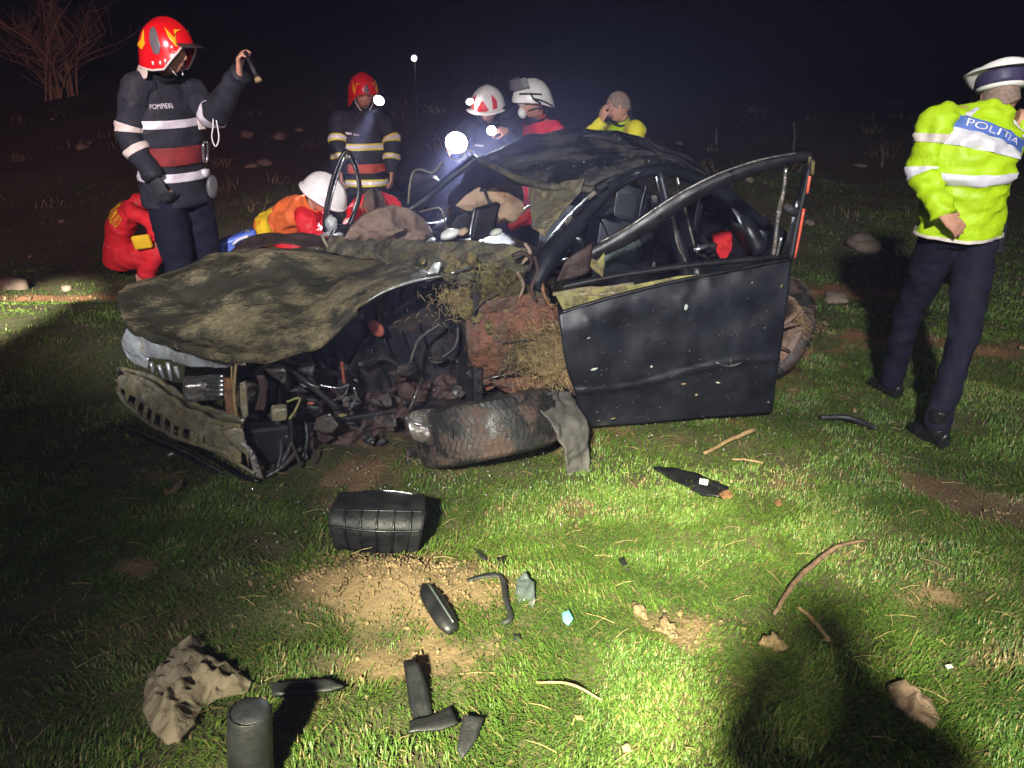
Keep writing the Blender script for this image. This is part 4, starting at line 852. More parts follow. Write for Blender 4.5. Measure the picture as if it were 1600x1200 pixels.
for pts, r, m in [([(800, 400, .08), (815, 395, .06), (830, 405, .05), (825, 425, .05)], .016, 'claydark'), ([(820, 380, .1), (828, 395, .06), (816, 412, .05)], .010, 'airbag'), ([(835, 400, .05), (840, 425, .04), (830, 450, .02), (838, 470, .0)], .018, 'claydark'), ([(846, 430, .03), (850, 460, .0), (862, 482, -.02)], .014, 'rust'), ([(808, 425, .06), (818, 445, .04), (812, 465, .03)], .012, 'airbag')]:
    mb = MB(); mb.tube(catmull([V(*p) for p in pts], 12), [r, r*1.3, r*.6], 7, flat=.6); mb.obj('twisted_strip', M[m], car)
# pale lumps and shards on the scuttle
for x, y, a, b, vv, m in [(703, 369, .055, .028, .62, 'whiteplas'), (673, 380, .03, .012, .7, 'alu'), (682, 393, .022, .012, .62, 'bag'), (698, 388, .018, .008, .6, 'alu'), (662, 412, .014, .008, .5, 'straw'), (775, 366, .035, .018, .5, 'bag'), (724, 365, .03, .02, .6, 'curtain')]:
    mb = MB(); mb.ell(V(x, y, vv)+np.array([0, 0, .01]), (a, .04, b), Euler((0, -.35, 0)).to_matrix(), 12, 8, .2); mb.obj('loose_shard', M[m], car)
v, f = plate([V(*p) for p in [(664, 440, .10), (670, 422, .12), (680, 410, .13), (690, 410, .13), (686, 424, .11), (676, 438, .09)]], 3, .015, 10); mk('bent_tab', v, f, M['alu'], car, thick=.005)
mb = MB(); mb.tube(catmull([V(*p) for p in [(705, 427, .12), (725, 420, .13), (738, 417, .13)]], 8), .006, 5); mb.obj('bare_ridge', M['chrome'], car)
mb = MB(); mb.tube(catmull([V(*p) for p in [(585, 396, 1.0), (596, 404, .9), (606, 412, .8)]], 8), .007, 5); mb.obj('wiper_arm', M['galv'], car)
mb = MB(); mb.tube(catmull([V(*p) for p in [(502, 366, 1.5), (510, 382, 1.45), (520, 392, 1.4)]], 8), .010, 5); mb.obj('hinge_arm', M['galv'], car)
# torn arch lining hanging in front of the door
v, f = plate([V(*p) for p in [(836, 622, -.40), (862, 611, -.32), (888, 612, -.25), (908, 632, -.32), (915, 655, -.38), (919, 700, -.45), (918, 740, -.48), (904, 748, -.50), (893, 744, -.52), (886, 725, -.52), (880, 700, -.52), (866, 670, -.50), (846, 646, -.46)]], 4, .022, 7)
mk('hanging_arch_lining', v, f, M['liner'], car, thick=.008)
v, f = loft([[V(*p) for p in c] for c in [[(818, 634, .0), (835, 626, -.04), (858, 628, -.08)], [(822, 646, -.02), (838, 648, -.06), (860, 640, -.10)]]], 10, 6, .01, 12); mk('torn_tab', v, f, M['foam'], car, thick=.008)
# suspension arms
mb = MB(); mb.tube(catmull([V(*p) for p in [(705, 672, .10), (740, 652, .15), (790, 622, .22)]], 10), [.045, .05, .04], 10); mb.obj('suspension_arm', M['dirtyblack'], car)
mb = MB(); mb.tube(catmull([V(*p) for p in [(706, 668, .05), (738, 648, .10)]], 6), .012, 6); mb.obj('damper_rod', M['steel'], car)
mb = MB(); mb.tube([V(790, 664, .12), V(800, 662, .14)], .035, 14); mb.obj('damper_eye', M['steel'], car)
mk('sump_guard', *rbox(K(-1.0, .8, .12), (.7, .9, .05), Euler((0, .03, PSI)).to_matrix()), M['dirtyblack'], car, bevel=.01)
# bent silver bracket
br = [[(634, 655, -.20), (650, 644, -.18), (685, 642, -.18), (700, 665, -.22)], [(640, 672, -.24), (660, 668, -.26), (688, 666, -.26), (700, 672, -.24)], [(648, 688, -.24), (665, 692, -.26), (685, 690, -.26), (698, 682, -.24)]]
v, f = loft([[V(*p) for p in c] for c in br], 18, 12, .02, 16, .01); bo = mk('bent_bracket', v, f, M['steel'], car, thick=.008)
mb = MB(); mb.tube(catmull([V(*p) for p in [(633, 656, -.22), (655, 663, -.27), (682, 664, -.27), (690, 648, -.22), (684, 641, -.17), (650, 643, -.17), (634, 654, -.22)]], 24), .006, 6); mb.obj('bracket_rim', M['chrome'], bo)
# ------------------------------------------------------------------ torn-off front wheel
wc = np.array([-.115, 3.47, 0]); wc[2] = float(gz(wc[0], wc[1]))+.185
fw = wheel(None, wc, (.20, -.40, -.89), .345, .25, .215, name='torn_off_wheel')
tag(fw, 'muddy wheel with deep tread torn off and lying under the arch', 'wheel')
v, f = plate([V(*p) for p in [(636, 702, .0), (666, 696, .02), (672, 720, .0), (664, 752, -.02), (640, 756, -.02), (634, 730, -.02)]], 3, .03, 10)
o = mk('rubber_flap', v, f, M['rubber'], None, thick=.015); tag(o, 'crumpled rubber scrap left of the torn off wheel', 'debris')

# ------------------------------------------------------------------ people
class TS:                                   # a tube-like surface along a curve, with elliptical sections
    def __init__(s, pts, rx, ry, side=(1, 0, 0)):
        s.c = catmull(pts, 61); q = np.linspace(0, 1, 61); s.q = q
        kx = np.linspace(0, 1, len(rx)); s.rx = np.interp(q, kx, rx); s.ry = np.interp(q, kx, ry)
        for a in (s.rx, s.ry):
            for _ in range(4): a[1:-1] = (a[:-2]+2*a[1:-1]+a[2:])/4
        T = np.gradient(s.c, axis=0); T /= np.linalg.norm(T, axis=1)[:, None]+1e-12; sd = np.array(side, float)
        Sd = sd[None]-T*(T@sd)[:, None]; Sd /= np.linalg.norm(Sd, axis=1)[:, None]+1e-12
        s.T, s.S, s.B = T, Sd, np.cross(T, Sd)
    def at(s, t, th, off=0., wr=0., seed=0., wsc=7):
        x = min(max(t, 0), 1)*60; i = min(int(x), 59); f = x-i
        L = lambda A: A[i]*(1-f)+A[i+1]*f
        c, S_, B_, rx, ry = L(s.c), L(s.S), L(s.B), L(s.rx), L(s.ry)
        ct, st_ = math.cos(th), math.sin(th); d = S_*rx*ct+B_*ry*st_; n = S_*ct/max(rx, .01)+B_*st_/max(ry, .01); n = n/(np.linalg.norm(n)+1e-9)
        p = c+d
        if wr:
            pw = Vector((p[0]*wsc, p[1]*wsc, p[2]*wsc*1.5)); p = p+n*wr*(2.6*(.22-abs(noise.noise(pw+Vector((seed, seed*2, 0)))))+1.2*(.2-abs(noise.noise(pw*2.1+Vector((0, seed, 3))))))
        return p+n*off
    def mesh(s, t0=0, t1=1, nt=36, na=24, off=0., wr=0., seed=0., cap=(True, True), th0=0, th1=2*PI, wsc=7):
        full = abs(th1-th0-2*PI) < 1e-6; m = na if full else na+1
        v = [s.at(t0+(t1-t0)*i/(nt-1), th0+(th1-th0)*j/na, off, wr, seed, wsc) for i in range(nt) for j in range(m)]; f = []
        for i in range(nt-1):
            for j in range(na):
                a = i*m+j; b = i*m+((j+1) % m); f.append((a, b, b+m, a+m))
        if full:
            if cap[0]: f.append(tuple(range(m))[::-1])
            if cap[1]: f.append(tuple((nt-1)*m+j for j in range(m)))
        return v, f
def surf_patch(fn, poly, cuts=3):
    """outline in surface coordinates, divided and laid on the surface fn(a, b)"""
    v, f = plate([(a, b, 0) for a, b in poly], cuts); return [fn(p[0], p[1]) for p in v], f
def head_mesh():
    nu, nv = 44, 34; v = []; f = []
    for j in range(nv+1):
        ph = PI*j/nv
        for i in range(nu):
            a = 2*PI*i/nu; x, y, z = math.sin(ph)*math.sin(a), -math.sin(ph)*math.cos(a), math.cos(ph)
            X, Y_, Z = .076*x, .098*y, .118*z
            if z < 0: X *= 1-.30*(-z)**1.6; 
            if y > 0 and z < -.1: Y_ *= 1-.40*min(1, (-z-.1)*1.4)
            if y < 0:
                k = math.exp(-(X/.014)**2); fr = max(0, -y)**1.5
                nose = np.interp(Z, [-.062, -.040, -.030, 0, .030, .05], [0, .004, .026, .014, .004, 0])
                e = math.exp(-((abs(X)-.032)/.017)**2-((Z-.012)/.013)**2); br = math.exp(-((Z-.036)/.012)**2)*math.exp(-(X/.055)**2)
                lip = math.exp(-((Z+.066)/.010)**2)*math.exp(-(X/.024)**2); ch = math.exp(-((Z+.102)/.016)**2)*math.exp(-(X/.03)**2)
                Y_ -= fr*(k*nose-.010*e+.005*br+.006*lip+.010*ch)
            v.append((X, Y_, Z))
    for j in range(nv):
        for i in range(nu):
            a = j*nu+i; b = j*nu+(i+1) % nu; f.append((a, b, b+nu, a+nu))
    mb = MB(); mb.add(v, f)
    for s_ in (-1, 1): mb.ell((s_*.075, .012, -.002), (.010, .020, .033), Euler((.15, 0, s_*.35)).to_matrix(), 10, 8)
    return mb.v, mb.f
def hand_parts(wrist, direction, normal, side, curl=(.25, .35, .25), spread=1., thumb=.7):
    """palm, four bending fingers and a thumb from its side; normal = back of the hand"""
    d = Vector(direction).normalized(); n = Vector(normal); n = (n-d*n.dot(d)).normalized(); x = d.cross(n)*side
    wv = Vector(tuple(map(float, wrist))); out = []
    t = TS([wv-d*.03, wv+d*.02, wv+d*.06, wv+d*.095], [.026, .034, .042, .040], [.022, .019, .016, .013], tuple(x)); out.append(t.mesh(nt=12, na=14))
    for i, (o, ln) in enumerate(((-.033, .078), (-.011, .088), (.011, .082), (.032, .064))):
        p = wv+d*.088+x*o*spread; dd = (d+x*o*1.6*spread).normalized(); pts = [p-dd*.02, p]; ang = 0
        for kk, c in enumerate(curl):
            ang += c*(1+.12*i); q = dd*math.cos(ang)-n*math.sin(ang); p = p+q*ln*(.45, .32, .25)[kk]; pts.append(p)
        out.append(tube(catmull([tuple(a) for a in pts], 12), [.0098, .0098, .009, .0075, .006], 8))
    p = wv+d*.025-x*.030; td = (d*.75-x*.75*thumb-n*.25).normalized(); p2 = p+td*.045; p3 = p2+(td*.8+d*.5-n*.35*1.2).normalized()*.035; p4 = p3+(d*.9-n*.5).normalized()*.026
    out.append(tube(catmull([tuple(a) for a in (p-td*.015, p, p2, p3, p4)], 12), [.015, .014, .011, .010, .0075], 8)); return out
HEAD = head_mesh()
FOOT = [(-.085, .055), (-.05, .06), (0, .055), (.07, .048), (.13, .04), (.17, .026)]
class Person:
    def __init__(s, loc, yaw, label, sc=1., j=None, head=(0, 0, 0), cat='person', group=None, voxel=.009, faceless=False):
        s.loc = np.array([loc[0], loc[1], float(gz(loc[0], loc[1])) if len(loc) < 3 else loc[2]]); s.yaw = yaw; s.sc = sc
        s.root = empty('person', s.loc, yaw, world_children=False); tag(s.root, label, cat, group)
        c, sn = math.cos(-yaw), math.sin(-yaw); s.Ri = np.array([[c, -sn, 0], [sn, c, 0], [0, 0, 1]])
        J = dict(pelvis=(0, 0, .95), chest=(0, .01, 1.28), neck=(0, .015, 1.47), head=(0, -.02, 1.635), shl=(.185, .01, 1.41), shr=(-.185, .01, 1.41), ell=(.245, .04, 1.13), elr=(-.245, .04, 1.13),
                 wrl=(.25, -.06, .88), wrr=(-.25, -.06, .88), hil=(.095, 0, .92), hir=(-.095, 0, .92), knl=(.11, -.03, .50), knr=(-.11, -.03, .50), anl=(.125, .02, .09), anr=(-.125, .02, .09))
        s.J = {k: np.array(v)*sc for k, v in J.items()}
        for k, p in (j or {}).items(): s.J[k] = s.Ri@(np.array(p)-s.loc)
        s.head_rot = Euler(head).to_matrix(); s.vox = voxel
    def H(s, p): return np.array(s.head_rot @ Vector(tuple(map(float, p)))*s.sc)+s.J['head']
    def body(s, hands=True, curl=(.3, .4, .3), nl=None, nr=None, dl=None, dr=None, mat=None, eyes=True):
        J = s.J; k = s.sc; parts = [([s.H(p) for p in HEAD[0]], HEAD[1])]
        hb = s.H((0, .025, -.06)); parts.append(TS([J['chest'], J['neck'], (J['neck']+hb)/2, hb], [.08*k, .06*k, .052*k, .05*k], [.07*k, .06*k, .055*k, .05*k]).mesh(nt=16, na=16))
        parts.append(TS([J['pelvis']-np.array([0, 0, .08*k]), J['pelvis'], J['chest'], J['neck']], [.08*k, .10*k, .13*k, .08*k], [.06*k, .07*k, .085*k, .06*k]).mesh(nt=20, na=16))
        for s_, q in (('l', 1), ('r', -1)):
            parts.append(TS([J['neck']*.5+J['sh'+s_]*.5, J['sh'+s_], J['el'+s_], J['wr'+s_]], [.05*k, .046*k, .036*k, .026*k], [.05*k, .046*k, .036*k, .026*k], (.3, .9, .2)).mesh(nt=24, na=12))
            parts.append(TS([J['pelvis'], J['hi'+s_], J['kn'+s_], J['an'+s_]], [.06*k, .06*k, .042*k, .034*k], [.06*k, .06*k, .042*k, .034*k], (.3, .9, .2)).mesh(nt=24, na=12))
            if hands:
                d = (dl if s_ == 'l' else dr); d = J['wr'+s_]-J['el'+s_] if d is None else s.Ri@np.array(d, float)
                n = (nl if s_ == 'l' else nr); n = np.array([q*.9, -.1, .2]) if n is None else s.Ri@np.array(n, float)
                cu_ = curl if not isinstance(curl, dict) else curl[s_]
                parts += hand_parts(J['wr'+s_], d, n, q, cu_)
        v, f = remesh(parts, s.vox); s.bodyobj = mk('body', v, f, mat or M['skin'], s.root)
        if eyes:
            for q in (-1, 1):
                mb = MB(); mb.ell(s.H((q*.032, -.082, .010)), (.011*k, .007*k, .005*k), s.head_rot, 8, 6); mb.obj('eye', M['lips'], s.bodyobj)
                mb = MB(); mb.tube([s.H((q*.016, -.098, .030)), s.H((q*.034, -.094, .036)), s.H((q*.054, -.078, .029))], .0045*k, 6); mb.obj('eyebrow', M['hair'], s.bodyobj)
            mb = MB(); mb.tube([s.H((-.021, -.086, -.068)), s.H((0, -.099, -.066)), s.H((.021, -.086, -.068))], .0038*k, 6); mb.obj('mouth', M['lips'], s.bodyobj)
    def gloves(s, mat, which='lr', curl=(.5, .6, .4), n=None, d=None):
        for s_ in which:
            q = 1 if s_ == 'l' else -1; dd = s.J['wr'+s_]-s.J['el'+s_] if d is None else s.Ri@np.array(d, float); nn = np.array([q*.9, -.1, .2]) if n is None else s.Ri@np.array(n, float)
            parts = hand_parts(s.J['wr'+s_], dd, nn, q, curl); parts = [((np.array(v)-s.J['wr'+s_])*1.17+s.J['wr'+s_], f) for v, f in parts]
            v, f = remesh(parts, .006); mk('glove', v, f, mat, s.root)
    def jacket(s, mat, bulk=1., hem=.80, sleeve_mat=None, wr=.010, collar=True, collar_mat=None, fat=1.):
        J = s.J; k = s.sc*bulk; up = J['chest']-J['pelvis']; up = up/np.linalg.norm(up); low = J['pelvis']-up*(.95-hem)*s.sc; wa = J['pelvis']*.6+J['chest']*.4
        side = J['shl']-J['shr']; hipside = side
        s.tor = TS([low, J['pelvis'], wa, J['chest'], J['neck']*.72+J['chest']*.28, J['neck']+(J['neck']-J['chest'])*.12],
                   [.195*k, .19*k, .178*k, .205*k, .205*k, .20*k, .075*k], [.145*k*fat, .14*k*fat, .13*k*fat, .14*k*fat, .13*k, .105*k, .07*k], side/np.linalg.norm(side))
        v, f = s.tor.mesh(nt=52, na=40, wr=wr, seed=s.loc[0]); s.jk = mk('jacket', v, f, mat, s.root)
        s.sl = {}; s.wrk = wr
        for s_ in 'lr':
            a = J['sh'+s_]; e = J['el'+s_]; w_ = J['wr'+s_]; inn = J['neck']*.45+a*.55+np.array([0, 0, -.03*k]); 
            t = TS([inn, a, a*.5+e*.5, e, e*.45+w_*.55, w_+(w_-e)/np.linalg.norm(w_-e)*.012], [.070*k, .080*k, .074*k, .070*k, .060*k, .052*k], [.070*k, .082*k, .074*k, .070*k, .060*k, .052*k], (.3, .85, .25))
            v, f = t.mesh(nt=46, na=24, wr=wr*.9, seed=s.loc[1]+(3 if s_ == 'l' else 0)); s.sl[s_] = t; mk('sleeve', v, f, sleeve_mat or mat, s.root)
        if collar:
            hb = s.H((0, .03, -.075)); t = TS([J['neck']-(hb-J['neck'])*.25, J['neck']*.5+hb*.5, hb], [.092*k, .078*k, .072*k], [.09*k, .08*k, .075*k], side/np.linalg.norm(side))
            v, f = t.mesh(nt=8, na=24, wr=.004, cap=(False, False)); mk('collar', v, f, collar_mat or mat, s.jk, thick=.006)
    def band(s, t0, t1, mat, part='torso', off=.004, th0=0, th1=2*PI, name='reflective_band'):
        T = s.tor if part == 'torso' else s.sl[part]; wr = s.wrk if part == 'torso' else s.wrk*.9; seed = s.loc[0] if part == 'torso' else s.loc[1]+(3 if part == 'l' else 0)
        v, f = T.mesh(t0, t1, 5, 40, off, wr, seed, (False, False), th0, th1); return mk(name, v, f, mat, s.jk, thick=.003)
    def patch(s, poly, mat, name, part='torso', off=.007):
        T = s.tor if part == 'torso' else s.sl[part]; wr = s.wrk if part == 'torso' else s.wrk*.9; seed = s.loc[0] if part == 'torso' else s.loc[1]+(3 if part == 'l' else 0)
        v, f = surf_patch(lambda a, b: T.at(b, a, off, wr, seed), poly); return mk(name, v, f, mat, s.jk, thick=.002)
    def text(s, txt, mat, th0, t0, width, height, off=.010, name='lettering', flip=1, parent=None):
        c = bpy.data.curves.new('txt', 'FONT'); c.body = txt; c.align_x = 'CENTER'; c.align_y = 'CENTER'; c.resolution_u = 3
        o = bpy.data.objects.new('txt', c); COL.objects.link(o); me = bpy.data.meshes.new_from_object(o.evaluated_get(bpy.context.evaluated_depsgraph_get())); bpy.data.objects.remove(o)
        co = np.array([v.co[:] for v in me.vertices]); f = [tuple(p.vertices) for p in me.polygons]; bpy.data.meshes.remove(me)
        w_ = np.ptp(co[:, 0]); h_ = np.ptp(co[:, 1]); cx = (co[:, 0].max()+co[:, 0].min())/2; cy = (co[:, 1].max()+co[:, 1].min())/2
        v = [s.tor.at(t0+(p[1]-cy)/h_*height, th0+flip*(p[0]-cx)/w_*width, off, s.wrk, s.loc[0]) for p in co]; return mk(name, v, f, mat, s.jk, thick=.002, smooth=False)
    def trousers(s, mat, bulk=1., wr=.009):
        J = s.J; k = s.sc*bulk; up = J['chest']-J['pelvis']; up /= np.linalg.norm(up); side = J['hil']-J['hir']; side /= np.linalg.norm(side)
        parts = [TS([J['pelvis']-up*.06*k, J['pelvis']+up*.03*k, J['pelvis']+up*.14*k], [.14*k, .165*k, .155*k], [.11*k, .118*k, .11*k], side).mesh(nt=10, na=24)]
        for s_ in 'lr':
            h, kn, an = J['hi'+s_], J['kn'+s_], J['an'+s_]
            t = TS([h+np.array([0, 0, .04*k]), h*.6+kn*.4, kn, kn*.5+an*.5, an-np.array([0, 0, .02])], [.100*k, .095*k, .074*k, .068*k, .064*k], [.112*k, .100*k, .078*k, .072*k, .068*k], (1, .1, 0)); parts.append(t.mesh(nt=44, na=22, wr=wr, seed=s.loc[0]+(2 if s_ == 'l' else 0)))
        v, f = remesh(parts, .011); return mk('trousers', v, f, mat, s.root)
    def boots(s, mat, toe=None):
        for s_ in 'lr':
            an = s.J['an'+s_]; k = s.sc; td = np.array([.12 if s_ == 'l' else -.12, -1, 0]) if toe is None else s.Ri@np.array(toe, float); td /= np.linalg.norm(td); sd = np.array([-td[1], td[0], 0]); z0 = an[2]-.085*k
            pts = [np.array([an[0], an[1], z0+h*.62*k])+td*x*k for x, h in FOOT]; t = TS(pts, [.030*k, .038*k, .040*k, .046*k, .044*k, .022*k], [.05*k, .055*k, .055*k, .043*k, .036*k, .018*k], sd); 
            sh = TS([an+np.array([0, 0, -.03]), an+np.array([0, 0, .1*k])], [.045*k, .05*k], [.05*k, .055*k])
            so = TS([np.array([an[0], an[1], z0+.014*k])+td*x*k for x in (-.085, -.03, .05, .12, .175)], [.034*k, .04*k, .044*k, .048*k, .030*k], [.014*k]*5, sd)
            v, f = remesh([t.mesh(nt=18, na=16), sh.mesh(nt=8, na=16), so.mesh(nt=14, na=12)], .009); mk('boot', v, f, mat, s.root)
    # ---- head wear
    def shell(s, rim, r=(.125, .15, .165), zc=.01, crest=.0):
        def fn(az, q, off=0.):
            rz = rim(az)-zc
            if rz > 0: ph = math.acos(min(1, rz/r[2]))*q; z = math.cos(ph)*r[2]; sp_ = math.sin(ph)
            elif q < .72: ph = q/.72*PI/2; z = math.cos(ph)*r[2]; sp_ = math.sin(ph)
            else: z = (q-.72)/.28*rz; sp_ = 1+.04*(q-.72)/.28
            p = np.array([math.sin(az)*sp_*r[0], -math.cos(az)*sp_*r[1], z+zc]); n = np.array([p[0]/r[0]**2, p[1]/r[1]**2, (max(z, 0))/r[2]**2+1e-6]); n /= np.linalg.norm(n)
            if crest: p = p+n*crest*math.exp(-(p[0]/.02)**2)*max(0, 1-q*.9)
            return s.H(p+n*off)
        return fn
    def helmet(s, mat, rim, r=(.125, .15, .165), zc=.01, crest=.008, name='helmet'):
        fn = s.shell(rim, r, zc, crest); na, nq = 56, 24
        v = [fn(2*PI*i/na, .02+.98*j/nq) for j in range(nq+1) for i in range(na)]; f = [(j*na+i, j*na+(i+1) % na, (j+1)*na+(i+1) % na, (j+1)*na+i) for j in range(nq) for i in range(na)]; f.append(tuple(range(na)))
        s.hel = mk(name, v, f, mat, s.root, thick=.008); s.hfn = fn; return s.hel
    def decal(s, poly, mat, name='decal', mirror=False):
        for q in ((1, -1) if mirror else (1,)):
            v, f = surf_patch(lambda a, b: s.hfn(a, b, .0075), [(q*math.radians(a), b) for a, b in poly]); mk(name, v, f, mat, s.hel, thick=.002)
    def rimtrim(s, mat, r=.006):
        mb = MB(); mb.tube([s.hfn(2*PI*i/48, 1.0, .002) for i in range(49)], r, 6, cap=False); mb.obj('rim_trim', mat, s.hel)
    def strap(s, mat):
        for q in (-1, 1):
            mb = MB(); mb.tube(catmull([s.H((q*.083, -.02, .02)), s.H((q*.076, -.035, -.06)), s.H((q*.035, -.06, -.118))], 8), .004, 6); mb.obj('chin_strap', mat, s.hel)
RF1 = lambda az: float(np.interp(abs((math.degrees(az)+180) % 360-180), [0, 35, 55, 75, 100, 130, 180], [.045, .035, -.02, -.085, -.095, -.085, -.075]))
RW = lambda az: float(np.interp(abs((math.degrees(az)+180) % 360-180), [0, 45, 90, 135, 180], [.045, .035, .012, -.02, -.04]))
def lens(parent, p, d, r, mat, name='lamp_lens', body=None, bl=.06):
    d = Vector(tuple(map(float, d))).normalized(); q = d.to_track_quat('Z', 'Y').to_matrix(); mb = MB(); mb.ell(p, (r, r, r*.5), q, 16, 8); o = mb.obj(name, mat, parent)
    return o
def local(pn, p): return pn.Ri@(np.array(p)-pn.loc)

# --- firefighter with the raised torch
A = Person((-2.13, 5.20), math.radians(58), 'firefighter in red helmet and dark turnout coat raising a small torch', 1.03,
           j=dict(head=Y(262, 82, 5.10), neck=Y(248, 116, 5.17), shr=Y(214, 138, 5.02), elr=Y(204, 212, 4.98), wrr=Y(240, 277, 4.95), shl=Y(292, 138, 5.32), ell=Y(332, 180, 5.10), wrl=Y(374, 116, 4.95), chest=Y(256, 170, 5.18), pelvis=Y(270, 268, 5.20)), head=(.06, 0, math.radians(24)), voxel=.0065)
A.body(curl={'l': (.55, .7, .5), 'r': (.5, .6, .4)}, nl=(-.75, -.2, .5), dl=(.12, -.15, 1))
A.jacket(M['navy'], 1.10, hem=.76, fat=1.12, wr=.012)
A.trousers(M['navytr'], 1.12); A.boots(M['boot']); A.gloves(M['glove'], 'r')
A.band(.60, .655, M['reflect']); A.band(.20, .265, M['reflect']); A.band(.33, .47, M['belt'], off=.012, name='belt')
A.band(.46, .53, M['reflpink'], 'r'); A.band(.67, .735, M['reflpink'], 'r'); A.band(.50, .57, M['reflect'], 'l')
A.text('POMPIERI', M['reflect'], math.radians(-118), .755, .62, .030)
mb = MB(); b0 = A.tor.at(.40, math.radians(-62), .025); mb.tube(catmull([A.tor.at(.34, math.radians(-64), .03), A.tor.at(.34, math.radians(-54), .035), A.tor.at(.47, math.radians(-54), .035), A.tor.at(.47, math.radians(-64), .03), A.tor.at(.34, math.radians(-64), .03)], 20), .009, 6); mb.obj('belt_buckle', M['chrome'], A.jk)
mb = MB(); mb.ell(A.tor.at(.12, math.radians(-50), .03), (.045, .02, .075), Euler((0, .15, 0)).to_matrix(), 12, 8, .05); mb.obj('hanging_pouch', M['hgrey'], A.jk)
mb = MB(); mb.box(A.tor.at(.235, math.radians(-56), .015), (.055, .012, .05)); mb.obj('pouch_flap', M['reflect'], A.jk)
mb = MB(); mb.box(A.tor.at(.62, math.radians(-52), .018), (.05, .012, .09)); mb.obj('radio', M['reflpink'], A.jk, bevel=.004)
mb = MB(); mb.tube(catmull([local(A, q) for q in (Y(332, 168, 5.05), Y(333, 195, 5.0), Y(331, 215, 5.0), Y(337, 229, 5.0), Y(342, 215, 5.0), Y(338, 188, 5.0))], 24), .004, 6); mb.obj('torch_lanyard', M['whiteplas'], A.jk)
A.helmet(M['hred'], RF1, (.130, .155, .168)); A.rimtrim(M['reflpink'], .007)
A.decal([(-66, .36), (-60, .52), (-46, .66), (-20, .62), (-36, .60), (-50, .50)], M['hyellow'], 'yellow_flash', True)
A.decal([(-128, .42), (-126, .58), (-148, .66), (-122, .72), (-112, .64), (-120, .48)], M['hyellow'], 'yellow_flash', True)
A.decal([(-104, .40), (-94, .36), (-84, .46), (-76, .66), (-82, .78), (-92, .76), (-100, .60)], M['hgrey'], 'grey_oval', True)
A.strap(M['whiteplas'])
v, f = loft([[A.hfn(math.radians(a), 1.0, .002) for a in (110, 150, 180, 210, 250)], [A.hfn(math.radians(a), 1.0, .02)+np.array([0, .0, -.045]) for a in (110, 150, 180, 210, 250)], [A.H((.12*math.sin(math.radians(a)), -.21*math.cos(math.radians(a)), -.15)) for a in (120, 150, 180, 210, 240)]], 20, 8, .01, 12); mk('neck_flap', v, f, M['reflpink'], A.hel, thick=.004)
v, f = loft([[A.H((.125*math.sin(math.radians(a)), -.165*math.cos(math.radians(a)), .055)) for a in (-48, -25, 0, 25, 48)], [A.H((.14*math.sin(math.radians(a)), -.215*math.cos(math.radians(a)), .035)) for a in (-48, -25, 0, 25, 48)]], 16, 5); mk('visor', v, f, M['visor'], A.hel, thick=.003)
for z, a in ((.0, -95), (.0, -80), (.0, -70)):
    mb = MB(); mb.box(A.hfn(math.radians(a), .90, .008), (.008, .012, .02)); mb.obj('visor_bolt', M['whiteplas'], A.hel)
tp = Y(394, 105, 4.90); tq = Y(402, 122, 4.88); tr = empty('hand_torch', tp); tag(tr, 'small black torch in the raised hand of the firefighter', 'torch')
mb = MB(); mb.tube([tp+(tp-tq)*1.4, tp, tq], [.013, .013, .016], 12); mb.obj('barrel', M['black'], tr)
mb = MB(); mb.tube([tq, tq+(tq-tp)*.35], [.019, .021], 14); mb.obj('lamp_head', M['straw'], tr)

# --- crouching rescuer behind him
B = Person((-3.56, 7.45), math.radians(80), 'rescuer in red and yellow overalls crouching behind the torch-holding firefighter', 1.0,
           j=dict(pelvis=Y(186, 402, 7.45), chest=Y(190, 352, 7.42), neck=Y(216, 316, 7.40), head=Y(243, 306, 7.42), shr=Y(206, 330, 7.25), shl=Y(214, 326, 7.60), elr=Y(232, 345, 7.2), wrr=Y(246, 372, 7.2), ell=Y(236, 345, 7.6), wrl=Y(250, 372, 7.6),
                  hir=Y(190, 406, 7.36), hil=Y(190, 404, 7.56), knr=Y(244, 392, 7.28), knl=Y(246, 390, 7.62), anr=Y(226, 428, 7.32), anl=Y(228, 426, 7.6)), head=(.6, 0, 0), voxel=.014)
B.body(eyes=False); B.jacket(M['jred'], .92, hem=.90, wr=.012); B.trousers(M['jred'], 1.22); B.boots(M['skin'], toe=(1, -.2, 0))
B.band(.24, .30, M['reflpink'], th0=math.radians(90), th1=math.radians(330)); B.patch([(math.radians(60), .62), (math.radians(110), .56), (math.radians(112), .78), (math.radians(62), .82)], M['jyellow'], 'yellow_back_panel')
B.text('SMURD', M['jyellow'], math.radians(150), .68, 1.0, .16)
mb = MB(); c = local(B, Y(222, 378, 7.14)); mb.box(c, (.16, .05, .13), Euler((.2, -.1, -1.2)).to_matrix()); mb.obj('yellow_thigh_pocket', M['jyellow'], B.root, bevel=.02)

# --- rescuer bent over behind the passenger door frame
Cc = Person((-1.50, 6.05), math.radians(70), 'rescuer in white helmet and red-orange suit bent low behind the bonnet', 1.0,
            j=dict(pelvis=Y(436, 352, 6.15), chest=Y(458, 338, 6.08), neck=Y(482, 324, 6.0), head=Y(505, 308, 5.92), shr=Y(476, 342, 5.86), shl=Y(490, 330, 6.2), elr=Y(492, 368, 5.8), wrr=Y(520, 372, 5.75), ell=Y(515, 360, 6.2), wrl=Y(535, 372, 6.2),
                   hir=Y(436, 360, 6.08), hil=Y(436, 358, 6.25), knr=Y(480, 410, 6.0), knl=Y(480, 410, 6.3), anr=Y(440, 425, 6.1), anl=Y(440, 425, 6.3)), head=(.75, 0, 0), voxel=.013)
Cc.body(eyes=False); Cc.jacket(M['jorange'], 1.0, hem=.86, sleeve_mat=M['jred'], wr=.02); Cc.trousers(M['jred'], 1.1); Cc.boots(M['boot'])
